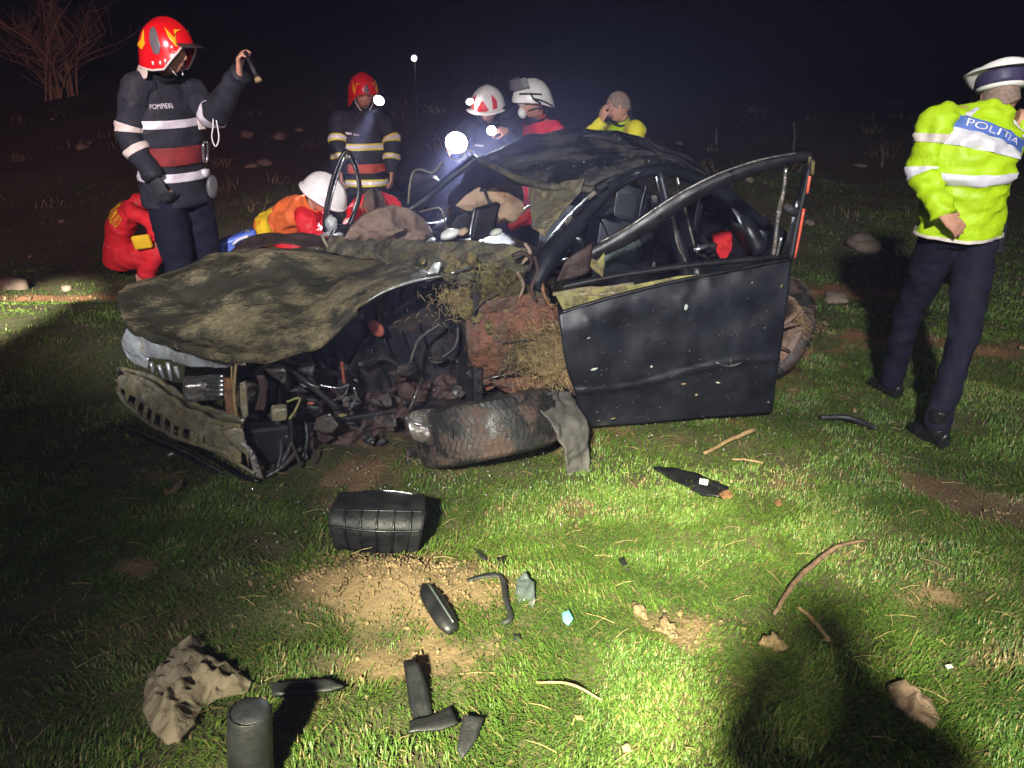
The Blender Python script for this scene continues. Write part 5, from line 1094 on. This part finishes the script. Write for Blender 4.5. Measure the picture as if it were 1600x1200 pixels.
Cc.band(.05, .42, M['jyellow'], name='yellow_back_panel', th0=math.radians(40), th1=math.radians(280)); Cc.helmet(M['hwhite'], RW, (.14, .175, .16)); Cc.rimtrim(M['hwhite'], .012)

# --- shaven-headed rescuer kneeling
Dd = Person((-1.02, 6.45), 0, 'rescuer with cropped hair and bowed head kneeling behind the airbag', 1.0,
            j=dict(pelvis=Y(590, 345, 6.7), chest=Y(588, 326, 6.45), neck=Y(586, 322, 6.25), head=Y(584, 318, 6.08), shr=Y(558, 332, 6.25), shl=Y(610, 330, 6.25), elr=Y(548, 360, 6.1), wrr=Y(560, 376, 5.9), ell=Y(620, 360, 6.1), wrl=Y(605, 376, 5.9),
                   hir=Y(580, 355, 6.7), hil=Y(602, 355, 6.7), knr=Y(575, 405, 6.35), knl=Y(605, 405, 6.35), anr=Y(575, 400, 6.8), anl=Y(605, 400, 6.8)), head=(.95, 0, .15), voxel=.010)
Dd.body(eyes=False); Dd.jacket(M['jred'], .95, hem=.9, wr=.015); Dd.trousers(M['jred'], 1.05); Dd.boots(M['boot'])
Dd.band(.50, .60, M['reflect']); Dd.band(.40, .52, M['reflect'], 'l'); Dd.band(.40, .52, M['reflect'], 'r')
def haircap(p, low=-.02, mat=None, front=.055):
    rim = lambda az: float(np.interp(abs((math.degrees(az)+180) % 360-180), [0, 50, 75, 100, 180], [front, .035, -.005, low, low-.04])); fn = p.shell(rim, (.081, .103, .123), 0); na, nq = 40, 16
    v = [fn(2*PI*i/na, .02+.98*j/nq)+np.array([0, 0, 0]) for j in range(nq+1) for i in range(na)]; f = [(j*na+i, j*na+(i+1) % na, (j+1)*na+(i+1) % na, (j+1)*na+i) for j in range(nq) for i in range(na)]; f.append(tuple(range(na))); mk('hair', v, f, mat or M['hair'], p.root, thick=.003)
haircap(Dd)

# --- firefighter with red helmet and head lamp
Ee = Person((-1.36, 7.55), math.radians(6), 'firefighter in red helmet with a lit head lamp, yellow-banded dark coat', 1.0, j=dict(head=Y(568, 148, 7.42), neck=Y(567, 176, 7.5), elr=Y(528, 222, 7.45), ell=Y(612, 222, 7.5), wrr=Y(532, 268, 7.35), wrl=Y(612, 268, 7.4)), head=(.22, 0, math.radians(14)), voxel=.008)
Ee.body(); Ee.jacket(M['navy'], 1.08, hem=.76, wr=.012); Ee.trousers(M['navytr'], 1.1); Ee.boots(M['boot'])
def banded(P, t0, t1, part='torso', **k):
    m = (t1-t0)*.27; P.band(t0, t1, M['yellowtape'], part, .004, name='yellow_band', **k); P.band(t0+m, t1-m, M['reflect'], part, .008, **k)
banded(Ee, .52, .60); banded(Ee, .10, .18); banded(Ee, .44, .54, 'l'); banded(Ee, .44, .54, 'r'); banded(Ee, .72, .80, 'l'); banded(Ee, .72, .80, 'r')
Ee.band(.26, .37, M['beltorange'], off=.012, name='belt')
for a, b in ((-128, -112), (-108, -94)):
    Ee.patch([(math.radians(a), .73), (math.radians(b), .735), (math.radians(b), .765), (math.radians(a), .76)], M['reflect'], 'name_tag')
Ee.helmet(M['hred'], RF1, (.130, .155, .168)); Ee.strap(M['whiteplas'])
Ee.decal([(-66, .36), (-60, .52), (-46, .66), (-20, .62), (-36, .60), (-50, .50)], M['hyellow'], 'yellow_flash', True)
Ee.decal([(-14, .92), (0, .60), (14, .92), (0, .98)], M['hgrey'], 'grey_badge')
def head_lamp(P, az, q, px, py, y, rad, energy, aim, cone=110, label=None):
    p = Y(px, py, y); t = empty('head_lamp', p); tag(t, label, 'head lamp')
    d = np.array(aim)-p; d /= np.linalg.norm(d)
    mb = MB(); mb.tube([p-d*.07, p-d*.012], [rad*.7, rad*1.05], 14); mb.obj('lamp_body', M['black'], t)
    lens(t, p, d, rad, E_white); lamp('lamp_beam', 'SPOT', p+d*(rad*.8+.02), energy, (.92, .97, 1), aim=np.array(aim), cone=cone, blend=1, radius=rad*.8)
    return t
head_lamp(Ee, 0, 0, 592, 157, 7.12, .045, 2000, (-1.40, 6.02, .64), 20, 'lit head lamp on the side of the red helmet')

# --- rescuer with white and red helmet holding lamps
Ff = Person((-.22, 7.0), math.radians(-8), 'rescuer in white helmet with red stripes holding two lit lamps', .99,
            j=dict(head=Y(762, 168, 6.72), neck=Y(762, 190, 6.88), chest=Y(768, 222, 6.95), shr=Y(734, 200, 6.9), shl=Y(796, 200, 6.9), elr=Y(722, 240, 6.85), wrr=Y(706, 232, 6.62), ell=Y(806, 235, 6.8), wrl=Y(792, 204, 6.62)), head=(.45, 0, math.radians(-4)), voxel=.008)
Ff.body(curl={'l': (.7, .8, .5), 'r': (.8, .9, .6)}, dl=(-.6, -.4, .1), nl=(0, -.6, .8)); Ff.jacket(M['navy'], 1.05, hem=.76, wr=.012); Ff.trousers(M['navytr'], 1.1); Ff.boots(M['boot'])
banded(Ff, .52, .61); banded(Ff, .42, .52, 'r'); banded(Ff, .66, .76, 'r'); banded(Ff, .42, .52, 'l')
Ff.patch([(math.radians(-132), .74), (math.radians(-108), .74), (math.radians(-106), .775), (math.radians(-132), .78)], M['reflpink'], 'name_tag')
Ff.helmet(M['hwhite'], RW, (.135, .162, .155), crest=.006)
Ff.decal([(-48, .40), (-40, .58), (-34, .92), (-50, .92), (-58, .66)], M['hdecal'], 'red_stripe', True); Ff.decal([(-22, .92), (-6, .62), (6, .62), (22, .92), (12, .96), (-12, .96)], M['hdecal'], 'red_stripe')
v, f = loft([[Ff.hfn(math.radians(a), 1.0, .002) for a in range(-70, 71, 14)], [Ff.hfn(math.radians(a), 1.0, .035)+np.array([0, 0, -.008]) for a in range(-70, 71, 14)]], 24, 4); mk('peak', v, f, M['hwhite'], Ff.hel, thick=.006)
Ff.strap(M['black'])
head_lamp(Ff, 0, 0, 734, 159, 6.55, .028, 120, (.1, 5.5, .4), 46, 'small lit head lamp on the white helmet with red stripes')
# hand lamps
LP = Y(713, 223, 6.50); wl = empty('hand_lamp', LP); tag(wl, 'dazzling large round hand lamp above the windscreen pillar', 'lamp')
d = np.array([-.05, -.95, -.25]); d /= np.linalg.norm(d)
mb = MB(); mb.tube([LP-d*.13, LP-d*.05, LP-d*.02], [.05, .058, .086], 20); mb.obj('lamp_body', M['black'], wl)
mb = MB(); mb.tube(catmull([LP-d*.12+np.array([0, 0, .05]), LP-d*.10+np.array([0, 0, .10]), LP-d*.04+np.array([0, 0, .08])], 10), .010, 8); mb.obj('handle', M['black'], wl)
lens(wl, LP, d, .086, E_white)
lamp('hand_lamp_beam', 'SPOT', LP+d*.06, 620, (.86, .92, 1), aim=LP+np.array([.34, -1, -.25]), cone=62, blend=.6, radius=.06)
p = Y(768, 204, 6.50); t2 = empty('hand_lamp', p); tag(t2, 'small lit torch held against the chest by two fingers', 'torch')
lens(t2, p, (-.1, -1, -.2), .036, E_white); mb = MB(); mb.tube([p+np.array([.0, .02, .005]), p+np.array([.05, .10, .03])], [.028, .017], 12); mb.obj('lamp_body', M['black'], t2)
lamp('torch_beam', 'SPOT', p+np.array([0, -.05, -.01]), 90, (.9, .95, 1), aim=p+np.array([.2, -1, -.4]), cone=60, blend=.6, radius=.02)

# --- rescuer in red with white helmet seen from the side
Gg = Person((.24, 6.85), math.radians(-62), 'rescuer in red jacket with white helmet and raised dark visor', 1.0, j=dict(head=Y(832, 160, 6.72), neck=Y(838, 186, 6.82)), head=(.25, 0, math.radians(-14)), voxel=.009)
Gg.body(); Gg.jacket(M['jred'], 1.0, hem=.80, wr=.012, collar_mat=M['black']); Gg.trousers(M['jred'], 1.05); Gg.boots(M['boot'])
Gg.band(.44, .52, M['jyellow'], name='yellow_band'); Gg.band(.36, .42, M['reflect']); Gg.band(.40, .50, M['jyellow'], 'l', name='yellow_band'); Gg.band(.32, .38, M['reflect'], 'l')
Gg.helmet(M['hwhite'], lambda az: float(np.interp(abs((math.degrees(az)+180) % 360-180), [0, 50, 90, 130, 180], [.045, .03, .0, -.06, -.09])), (.132, .158, .16))
for pts in ([(70, .35), (82, .62), (100, .95)], [(40, .72), (75, .72), (110, .60)], [(80, .62), (110, .80), (140, .98)]):
    mb = MB(); mb.tube(catmull([Gg.hfn(math.radians(a), b, .006) for a, b in pts], 10), .008, 6); mb.obj('helmet_strap', M['black'], Gg.hel)
v, f = loft([[Gg.H((.13*math.sin(math.radians(a)), -.17*math.cos(math.radians(a))*.9, .13)) for a in range(-80, 81, 20)], [Gg.H((.11*math.sin(math.radians(a)), -.13*math.cos(math.radians(a))-.01, .205)) for a in range(-80, 81, 20)]], 20, 6); mk('raised_visor', v, f, M['hgrey'], Gg.hel, thick=.004)
mb = MB(); mb.ell(Gg.H((0, -.10, -.055)), (.05, .035, .045), Gg.head_rot, 12, 8); mb.obj('face_mask', M['whiteplas'], Gg.root)
mb = MB(); mb.tube([Gg.H((.06, -.075, .012)), Gg.H((.0, -.105, .014)), Gg.H((-.06, -.075, .012))], .016, 8); mb.obj('goggles', M['reflpink'], Gg.root)
mb = MB(); mb.tube([Gg.H((.05, -.06, -.05)), Gg.H((.08, .0, -.04)), Gg.H((.07, .06, -.06))], .006, 6); mb.obj('mask_strap', M['black'], Gg.root)

# --- officer on the phone
Hh = Person((.90, 6.85), math.radians(-72), 'officer in yellow vest with cropped grey hair holding a hand to his face', .97,
            j=dict(head=Y(966, 167, 6.75), neck=Y(974, 190, 6.84), shl=Y(994, 205, 6.62), shr=Y(952, 204, 7.0), ell=Y(985, 250, 6.6), wrl=Y(960, 262, 6.5), elr=Y(924, 208, 6.62), wrr=Y(940, 190, 6.58)), head=(.05, 0, math.radians(-20)), voxel=.008)
Hh.body(curl=(.6, .6, .4), dr=(.02, -.1, 1), nr=(-.9, -.4, 0)); Hh.jacket(M['hivis'], 1.0, hem=.82, wr=.010, sleeve_mat=M['hivis2'], collar_mat=M['navy']); Hh.trousers(M['navytr'], 1.0); Hh.boots(M['boot']); haircap(Hh, .0, pm('grey_cropped_hair', (.22, .15, .12), .85, 0, .4, 60, .4, 200), .098)
Hh.band(.60, .68, M['reflpink']); Hh.band(.40, .50, M['navy'], 'l', name='dark_cuff_band'); Hh.text('POLITIA', M['capband'], math.radians(-60), .64, .7, .03)
mb = MB(); mb.box(local(Hh, Y(944, 178, 6.60)), (.012, .07, .14), Euler((.3, 0, .3)).to_matrix()); mb.obj('phone', M['black'], Hh.root, bevel=.006)

# --- traffic officer seen from behind
Ii = Person((2.27, 4.05), math.radians(180), 'traffic officer from behind in yellow jacket, dark trousers and white cap', 1.0,
            j=dict(pelvis=Y(1496, 362, 4.02), chest=Y(1520, 250, 3.98), neck=Y(1550, 172, 4.03), head=Y(1562, 152, 4.08), shl=Y(1468, 190, 4.0), shr=Y(1622, 200, 4.0), ell=Y(1444, 268, 3.98), wrl=Y(1474, 334, 3.84), elr=Y(1650, 280, 4.15), wrr=Y(1665, 350, 4.3),
                   hil=Y(1466, 384, 4.08), hir=Y(1524, 388, 4.0), knl=Y(1420, 490, 4.25), knr=Y(1506, 522, 3.85), anl=Y(1392, 598, 4.38), anr=Y(1464, 662, 3.70)), head=(.25, .12, math.radians(-14)), voxel=.007)
for a in ('anl', 'anr'):
    q = Ii.J[a]; wx = Ii.loc+np.linalg.inv(Ii.Ri)@q; q[2] = float(gz(wx[0], wx[1]))-Ii.loc[2]+.09
Ii.body(curl={'l': (.25, .3, .2), 'r': (.3, .3, .3)}, dl=(.75, -.1, -.6), nl=(.2, -.9, .3)); Ii.jacket(M['hivis'], 1.03, hem=.945, fat=1.10, wr=.022, collar=False); Ii.trousers(M['navytr'], .96); Ii.boots(M['boot'], toe=(-.25, 1, 0))
Ii.band(.44, .505, M['reflect']); Ii.band(.62, .70, M['reflect'], off=.005, th0=math.radians(22), th1=math.radians(158)); Ii.band(.555, .625, M['reflect'], 'l'); Ii.band(.30, .36, M['reflpink'], 'l'); Ii.band(.52, .58, M['reflect'], 'r')
Ii.patch([(math.radians(28), .70), (math.radians(152), .70), (math.radians(146), .775), (math.radians(34), .775)], M['bluepanel'], 'blue_back_panel', off=.008)
Ii.text('POLITIA', M['reflect'], math.radians(88), .737, 1.35, .042, off=.013)
for a in (48, 132):
    Ii.patch([(math.radians(a-5), .785), (math.radians(a+5), .785), (math.radians(a+4), .90), (math.radians(a-4), .90)], M['reflect'], 'shoulder_tape', off=.006)
v, f = Ii.tor.mesh(.0, .035, 4, 40, .005, .018, Ii.loc[0], (False, False)); mk('white_hem', v, f, M['reflpink'], Ii.jk, thick=.003)
haircap(Ii, -.015, MATS['grey_cropped_hair'], .05)
t = TS([Ii.H((0, .01, .045)), Ii.H((0, .005, .10))], [.098, .108], [.112, .122], tuple(Ii.head_rot @ Vector((1, 0, 0)))); v, f = t.mesh(nt=6, na=36); cap = mk('cap', v, f, M['capband'], Ii.root)
t = TS([Ii.H((0, .01, .034)), Ii.H((0, .01, .048))], [.102, .102], [.116, .116], tuple(Ii.head_rot @ Vector((1, 0, 0)))); v, f = t.mesh(nt=3, na=36); mk('cap_piping', v, f, M['capwhite'], cap)
t = TS([Ii.H((0, .005, .092)), Ii.H((0, 0, .106)), Ii.H((0, 0, .128)), Ii.H((0, 0, .142)), Ii.H((0, 0, .146))], [.108, .145, .155, .13, .05], [.122, .155, .165, .14, .05], tuple(Ii.head_rot @ Vector((1, 0, 0)))); v, f = t.mesh(nt=20, na=40, wr=.003); mk('cap_crown', v, f, M['capwhite'], cap)
v, f = loft([[Ii.H((.105*math.sin(math.radians(a)), -.115*math.cos(math.radians(a)), .045)) for a in range(-60, 61, 12)], [Ii.H((.115*math.sin(math.radians(a)), -.19*math.cos(math.radians(a)), .015)) for a in range(-60, 61, 12)]], 16, 5); mk('cap_peak', v, f, M['boot'], cap, thick=.004)
mb = MB(); mb.box(Ii.J['pelvis']+np.array([-.19, .02, -.02]), (.06, .10, .16), Euler((0, .1, 0)).to_matrix()); mb.obj('holster', M['black'], Ii.root, bevel=.015)

# --- the photographer, whose shadow falls into the right foreground
Pp = Person((.29, -.36), math.radians(180), 'photographer in a dark jacket whose shadow falls on the foreground grass', 1.02, j=dict(ell=(.10, -.22, 1.36), wrl=(.22, -.14, 1.52), elr=(.50, -.22, 1.36), wrr=(.36, -.14, 1.52)), voxel=.015)
Pp.body(eyes=False); Pp.jacket(M['navy'], 1.05); Pp.trousers(M['navytr'], 1.2); Pp.boots(M['boot']); haircap(Pp)

# ------------------------------------------------------------------ loose things in and around the wreck
o = blob('red_cloth', [(792, 350), (800, 343), (812, 336), (822, 326), (829, 324), (830, 350), (812, 354), (798, 362)], 1.45, .03, M['redcloth'], .02, 12, parent=None)
o.parent = None; o.location = CO; tag(o, 'folded red cloth with pale edge seen through the windscreen gap', 'cloth')
mb = MB(); mb.tube(catmull([V(x, y, 1.42) for x, y in ((793, 348), (803, 339), (815, 333), (824, 324), (829, 323))], 12), .012, 6); e = mb.obj('pale_edge', M['bag'], None); e.parent = o; e.location = ORG[e.name]-CO
o = blob('red_blanket', [(1112, 366), (1125, 360), (1140, 361), (1148, 375), (1157, 405), (1128, 408), (1120, 395)], .55, .04, M['redcloth'], .03, 9)
o.parent = None; o.location = CO; tag(o, 'red blanket on the rear seat behind the door frame', 'blanket')
v, f = plate([V(*p) for p in [(1168, 395, .35), (1190, 386, .42), (1206, 384, .42), (1200, 400, .32), (1178, 403, .30)]], 3, .02, 10); o = mk('crumpled_paper', v, f, M['bag'], None, thick=.003); tag(o, 'pale crumpled paper by the rear window of the wreck', 'paper')
# blue case beyond the bonnet
cb = Y(372, 385, 5.6); root = empty('blue_case', (cb[0], cb[1], float(gz(cb[0], cb[1])))); tag(root, 'blue plastic case with white stripe standing behind the bonnet', 'case')
h0 = float(gz(cb[0], cb[1])); tz = Y(372, 366, 5.6)[2]
mb = MB(); mb.box((cb[0], cb[1], (h0+tz)/2), (.26, .22, tz-h0), Euler((0, -.0, .4)).to_matrix())
vv = np.array(mb.v); vv[vv[:, 2] > (h0+tz)/2, 2] += (vv[vv[:, 2] > (h0+tz)/2, 0]-cb[0])*.32; mk('shell', vv, mb.f, M['blueplas'], root, bevel=.03)
mb = MB(); mb.tube(catmull([Y(364, 382, 5.44), Y(374, 374, 5.44), Y(388, 369, 5.44)], 6), .010, 6); mb.obj('white_stripe', M['whiteplas'], root)
mb = MB(); mb.tube(catmull([Y(382, 368, 5.55), Y(386, 360, 5.55), Y(392, 366, 5.55)], 8), .010, 6); mb.obj('handle', M['hgrey'], root)

def ground_plate(name, outline, mat, label, cat, lift=.012, tilt=0., thick=.008, crumple=.006, cuts=2, group=None, bevel=0):
    pts = []
    for x, y in outline:
        p = G(x, y); pts.append(p+np.array([0, 0, lift]))
    c = np.mean(pts, 0)
    for p in pts: p[2] += tilt*(p[1]-c[1])
    v, f = plate(pts, cuts, crumple, 14); o = mk(name, v, f, mat, None, thick=thick, bevel=bevel); tag(o, label, cat, group); return o
# ribbed black air box
c0 = G(592, 866); root = empty('ribbed_air_box', c0); tag(root, 'black plastic box with a grid of ribs beside the soil heap', 'plastic box')
k = 3.55/FPX; fx = lambda px, py, dy: Y(px, py, c0[1]+dy)
top = [fx(530, 772, .16), fx(590, 768, .16), fx(664, 775, .16)]; mid = [fx(517, 797, .02), fx(590, 798, .0), fx(664, 800, .02)]; m2 = [fx(514, 822, -.03), fx(588, 830, -.06), fx(660, 830, -.04)]; low = [fx(524, 856, .0), fx(588, 862, -.02), fx(652, 862, .0)]
v, f = loft([top, mid, m2, low], 24, 16, .004, 12); sh = mk('shell', v, f, M['black'], root, thick=.012)
v, f = loft([top, [p+np.array([0, .06, -.10]) for p in top], [p+np.array([0, .10, -.04]) for p in low]], 12, 8); mk('back_wall', v, f, M['black'], root, thick=.008)
rows_ = np.array([catmull(q, 24) for q in (top, mid, m2, low)])
for i in (4, 8, 12, 16, 20):
    mb = MB(); mb.tube(catmull([rows_[j, i]+np.array([0, -.009, .006]) for j in (1, 2, 3)], 8), .0055, 6); mb.obj('rib', M['blackg'], root)
for j in (1, 2):
    mb = MB(); mb.tube(rows_[j]+np.array([0, -.009, .006]), .005, 6); mb.obj('rib', M['blackg'], root)
mb = MB(); mb.tube(catmull([rows_[0, 8]+np.array([0, 0, .004]), rows_[0, 14]+np.array([0, 0, .007]), rows_[0, 21]+np.array([0, 0, .004])], 8), .004, 6); mb.obj('bright_edge', M['chrome'], root)
# rounded trim bar
p0, p1 = G(664, 928), G(706, 995); d = (p1-p0); 
mb = MB(); cpts = [p0+np.array([0, 0, .03])+d*t for t in np.linspace(-.05, 1.05, 12)]; mb.tube(cpts, [.012, .034, .038, .038, .038, .036, .02], 14, flat=.62); o = mb.obj('trim_bar', M['blackg'], None); tag(o, 'long rounded black trim bar lying across the soil heap', 'car trim')
mb = MB(); mb.tube([q+np.array([.012, -.006, .024]) for q in cpts[1:-1]], .004, 6); e = mb.obj('raised_edge', M['tinted'], None); e.parent = o; e.location = ORG[e.name]-ORG[o.name]
# bent bracket (two arms), crumpled lens, chips
mb = MB(); mb.tube(catmull([G(730, 914)+np.array([0, 0, .02]), G(760, 912)+np.array([0, 0, .035]), G(784, 915)+np.array([0, 0, .035]), G(790, 945)+np.array([0, 0, .03]), G(798, 975)+np.array([0, 0, .025]), G(784, 981)+np.array([0, 0, .015])], 26), [.008, .013, .012, .011, .010, .013], 7, flat=.5); o = mb.obj('bent_bracket', M['black'], None); tag(o, 'thin black bracket bent at a right angle near the soil heap', 'car part')
ground_plate('broken_lens', [(808, 920), (820, 914), (834, 926), (836, 948), (826, 960), (812, 950), (806, 935)], M['tinted'], 'small dark crumpled lamp lens right of the bent bracket', 'car part', .03, .3, .006, .03, 3)
for pl_, lab in (([(740, 866), (752, 870), (762, 880), (754, 880)], 'thin black chip above the bent bracket, left one'), ([(776, 880), (790, 878), (790, 892), (778, 892)], 'small black square chip above the bent bracket, right one'), ([(802, 1000), (812, 1000), (816, 1010), (804, 1008)], 'tiny dark chip below the broken lens'),
                 ([(966, 882), (974, 880), (984, 896), (980, 898)], 'tiny black sliver in the grass right of the soil heap')):
    ground_plate('plastic_chip', pl_, M['black'], lab, 'debris', .02, .2, .006, .004, 1)
ground_plate('turquoise_scrap', [(878, 972), (888, 968), (895, 978), (888, 986), (880, 982)], M['cyan'], 'small turquoise plastic scrap in the bright grass', 'debris', .03, .25, .004, .004, 1)
ground_plate('trim_strip', [(424, 1082), (470, 1078), (514, 1075), (538, 1086), (515, 1092), (470, 1096), (428, 1098)], M['black'], 'flat black plastic strip lying beside the tan cloth', 'car trim', .03, .2, .012, .004, 2)
v1 = [(632, 1066), (655, 1064), (668, 1090), (678, 1128), (650, 1134), (640, 1110)]
ground_plate('broken_pillar_trim', v1, M['blackg'], 'black grooved trim piece standing in the bottom grass', 'car trim', .035, .5, .02, .004, 2)
ground_plate('broken_trim', [(640, 1136), (684, 1124), (704, 1116), (716, 1140), (690, 1148), (640, 1150)], M['black'], 'black triangular plastic shard under the grooved trim', 'debris', .02, .1, .008, .004, 2)
ground_plate('broken_trim', [(724, 1142), (756, 1146), (744, 1170), (722, 1192), (714, 1180)], M['black'], 'black pointed plastic shard at the bottom edge of the grass', 'debris', .035, .4, .008, .004, 2)
# black hose stub standing up at the bottom edge
hb = G(392, 1230); ht = Y(390, 1112, hb[1]+.02); mb = MB(); mb.tube(catmull([hb-np.array([0, 0, .02]), (hb+ht)/2, ht], 10), [.052, .052, .05], 22, cap=False); root = empty('rubber_pipe', hb); tag(root, 'short black rubber pipe standing upright at the bottom edge', 'pipe')
mb.obj('pipe_wall', M['black'], root, thick=.008); mb = MB(); mb.ell(ht-np.array([0, 0, .004]), (.051, .051, .016), None, 20, 8); mb.obj('plug', M['dirtyblack'], root)
# crumpled tan cloth and small rag
def rag(name, outline, label, mat, h, csc, cut=5):
    pts = [G(x, y)+np.array([0, 0, .012]) for x, y in outline]; v, f = plate(pts, cut); v = np.array(v); O2 = np.array(pts); c = O2.mean(0)
    seg = np.array([np.min(np.linalg.norm(np.linspace(O2[i], O2[(i+1) % len(O2)], 12)[None]-v[:, None], axis=2), axis=1) for i in range(len(O2))]).min(0); q = np.sqrt(np.clip(seg/seg.max(), 0, 1))
    for i in range(len(v)):
        p = v[i].copy(); n1_ = fb(p, csc, 2); r_ = 1-3.4*abs(fb(p*np.array([1.5, .8, 1])+3, csc*1.0, 1)); r2_ = .5-2*abs(fb(p+11, csc*2.2, 1)); v[i, 2] += q[i]*(h*.5+h*.45*r_+h*.22*r2_+h*.2*n1_); v[i, 0] += .012*n1_*q[i]; v[i, 1] += .012*fb(p+9, csc*1.5)*q[i]
    o = mk(name, v, f, mat, None, thick=.004); tag(o, label, 'cloth'); return o
rag('crumpled_cloth', [(228, 1085), (236, 1062), (258, 1048), (268, 1030), (292, 1012), (312, 1000), (322, 1012), (318, 1030), (345, 1042), (374, 1055), (394, 1072), (388, 1086), (350, 1098), (318, 1110), (306, 1140), (282, 1168), (262, 1172), (240, 1150), (226, 1120)], 'large crumpled tan cloth lying in the dark grass', M['crumple'], .10, 13)
rag('crumpled_rag', [(1384, 1080), (1400, 1070), (1430, 1082), (1452, 1100), (1468, 1132), (1455, 1146), (1425, 1130), (1395, 1108)], 'small rust-brown crumpled rag in the right foreground', M['airbag'], .05, 16, 4)
# sticks
def stick(pts, r, mat, label, name='stick'):
    c = catmull([G(x, y)+np.array([0, 0, h]) for x, y, h in pts], 16); c += np.array([[.004*fb(p, 14), .004*fb(p+4, 14), .003*fb(p+8, 20)] for p in c]); mb = MB(); mb.tube(c, r, 8); o = mb.obj(name, mat, None); tag(o, label, 'stick')
stick([(1100, 714, .02), (1140, 697, .035), (1178, 682, .04)], [.008, .010, .013], M['wood'], 'pale straight stick lying below the open door')
stick([(1142, 726, .03), (1168, 729, .035), (1190, 732, .03)], [.005, .006, .005], M['wood'], 'short thin pale twig below the straight stick')
stick([(1208, 972, .03), (1232, 936, .045), (1262, 905, .05), (1300, 875, .05), (1332, 862, .045), (1356, 855, .03)], [.006, .009, .011, .010, .007, .004], M['rootwood'], 'long curved dark branch in the right foreground grass')
stick([(1245, 955, .02), (1268, 982, .035), (1292, 1012, .03)], [.006, .008, .008], M['wood'], 'pale broken stick below the curved branch')
stick([(838, 1077, .03), (890, 1085, .04), (940, 1106, .03)], [.003, .004, .003], M['straw'], 'thin dry straw stalk on the bright bottom grass')
shard_ = ground_plate('dark_shard', [(1020, 742), (1050, 744), (1088, 752), (1138, 770), (1128, 782), (1096, 778), (1050, 758)], M['blackg'], 'long black plastic shard with a white sticker below the door', 'debris', .03, .1, .012, .006, 2)
e = ground_plate('white_sticker', [(1092, 762), (1106, 764), (1104, 771), (1091, 769)], M['whiteplas'], None, None, .045, .1, .003, 0, 1); e.parent = shard_; e.location = ORG[e.name]-ORG[shard_.name]
stick([(1280, 660, .03), (1325, 664, .04), (1370, 678, .03)], [.014, .018, .012], M['black'], 'black plastic rod beside the officer\'s far boot', 'plastic_rod')
for pl_, m, lab in (([(1474, 1048), (1484, 1046), (1487, 1052), (1478, 1053)], 'bag', 'small white scrap above the rust-brown rag'), ([(897, 1127), (910, 1125), (912, 1131), (902, 1133)], 'straw', 'dry pale leaf in the bright grass, upper one'), ([(970, 1178), (980, 1174), (986, 1182), (974, 1184)], 'straw', 'dry pale leaf in the bright grass, lower one'),
                    ([(1122, 780), (1136, 774), (1146, 780), (1134, 786)], 'rust', 'rusty leaf at the end of the long black shard'), ([(1208, 790), (1218, 787), (1222, 794), (1212, 796)], 'rust', 'small rusty leaf right of the long black shard')):
    ground_plate('scrap' if m == 'bag' else 'dry_leaf', pl_, M[m], lab, 'debris' if m == 'bag' else 'leaf', .02, .2, .003, .012, 2)
for x, y, a, lab in [(1000, 962, 20, 'brown clod in the bright grass right of the turquoise scrap'), (1040, 985, 26, 'wide brown clod in the grass left of the curved branch'), (1210, 1010, 24, 'dark clod under the pale broken stick'), (270, 770, 26, 'dark clod in the grass left of the front bumper'), (500, 815, 14, 'yellowish clod left of the ribbed box')]:
    c = G(x, y); r = a*.0013; mb = MB(); mb.ell(c+np.array([0, 0, r*.3]), (r*1.5, r, r*.7), Euler((0, 0, random.random()*3)).to_matrix(), 14, 10, .0); vv = np.array(mb.v)
    for i in range(len(vv)): vv[i] += (vv[i]-c)*(1.0*fb(vv[i], 26)-.5*abs(fb(vv[i]+3, 50)))
    mb.v = [tuple(q) for q in vv]; o = mb.obj('earth_clod', M['soil'], None); tag(o, lab, 'clod', 'single earth clods in the grass')

# ------------------------------------------------------------------ damp night air
mb = MB(); mb.box((0, 24, 5.5), (136, 80, 15)); hz = mb.obj('haze', None, None, smooth=False); tag(hz, 'thin damp haze hanging over the night field', 'haze', kind='stuff')
hm = bpy.data.materials.new('night_haze'); hm.use_nodes = True; hn = hm.node_tree; hn.nodes.remove(hn.nodes['Principled BSDF'])
pv = hn.nodes.new('ShaderNodeVolumePrincipled'); pv.inputs['Color'].default_value = (.54, .55, 1.0, 1); pv.inputs['Density'].default_value = .0065; pv.inputs['Anisotropy'].default_value = .62
hn.links.new(pv.outputs[0], hn.nodes['Material Output'].inputs['Volume']); hz.data.materials.clear(); hz.data.materials.append(hm)
# glass crumbs and splinters strewn in the grass round the wreck
pts, sz = [], []
for _ in range(420):
    u_, v_ = random.uniform(-1.9, 1.4), -abs(random.gauss(0, .45))-.02; p = K(u_, v_, 0)
    if p[1] < 1.5: continue
    pts.append((p[0], p[1], float(gz(p[0], p[1]))+random.uniform(.01, .035))); sz.append(random.choice([.002, .003, .004, .006]))
crumbs('glass_splinters', pts, sz, M['glass'], 'fine glass and plastic splinters strewn before the wreck', 'debris')
mb = MB()
for _ in range(420):
    x, y = random.uniform(-2.2, 2.4), 1.35+3.2*random.random()**1.2
    if abs(x) > .7*y+.5: continue
    a, l = random.random()*6.3, random.uniform(.03, .11); z = float(gz(x, y))+random.uniform(.008, .03); p = np.array([x, y, z]); d = np.array([math.cos(a)*l, math.sin(a)*l, random.uniform(-.004, .012)])
    mb.tube([p, p+d*.5+np.array([0, 0, .006]), p+d], [.0013, .0009], 4, cap=False)
o = mb.obj('dead_stalks', M['straw'], None); tag(o, 'dry dead stalks lying flat among the green grass', 'straw', kind='stuff')
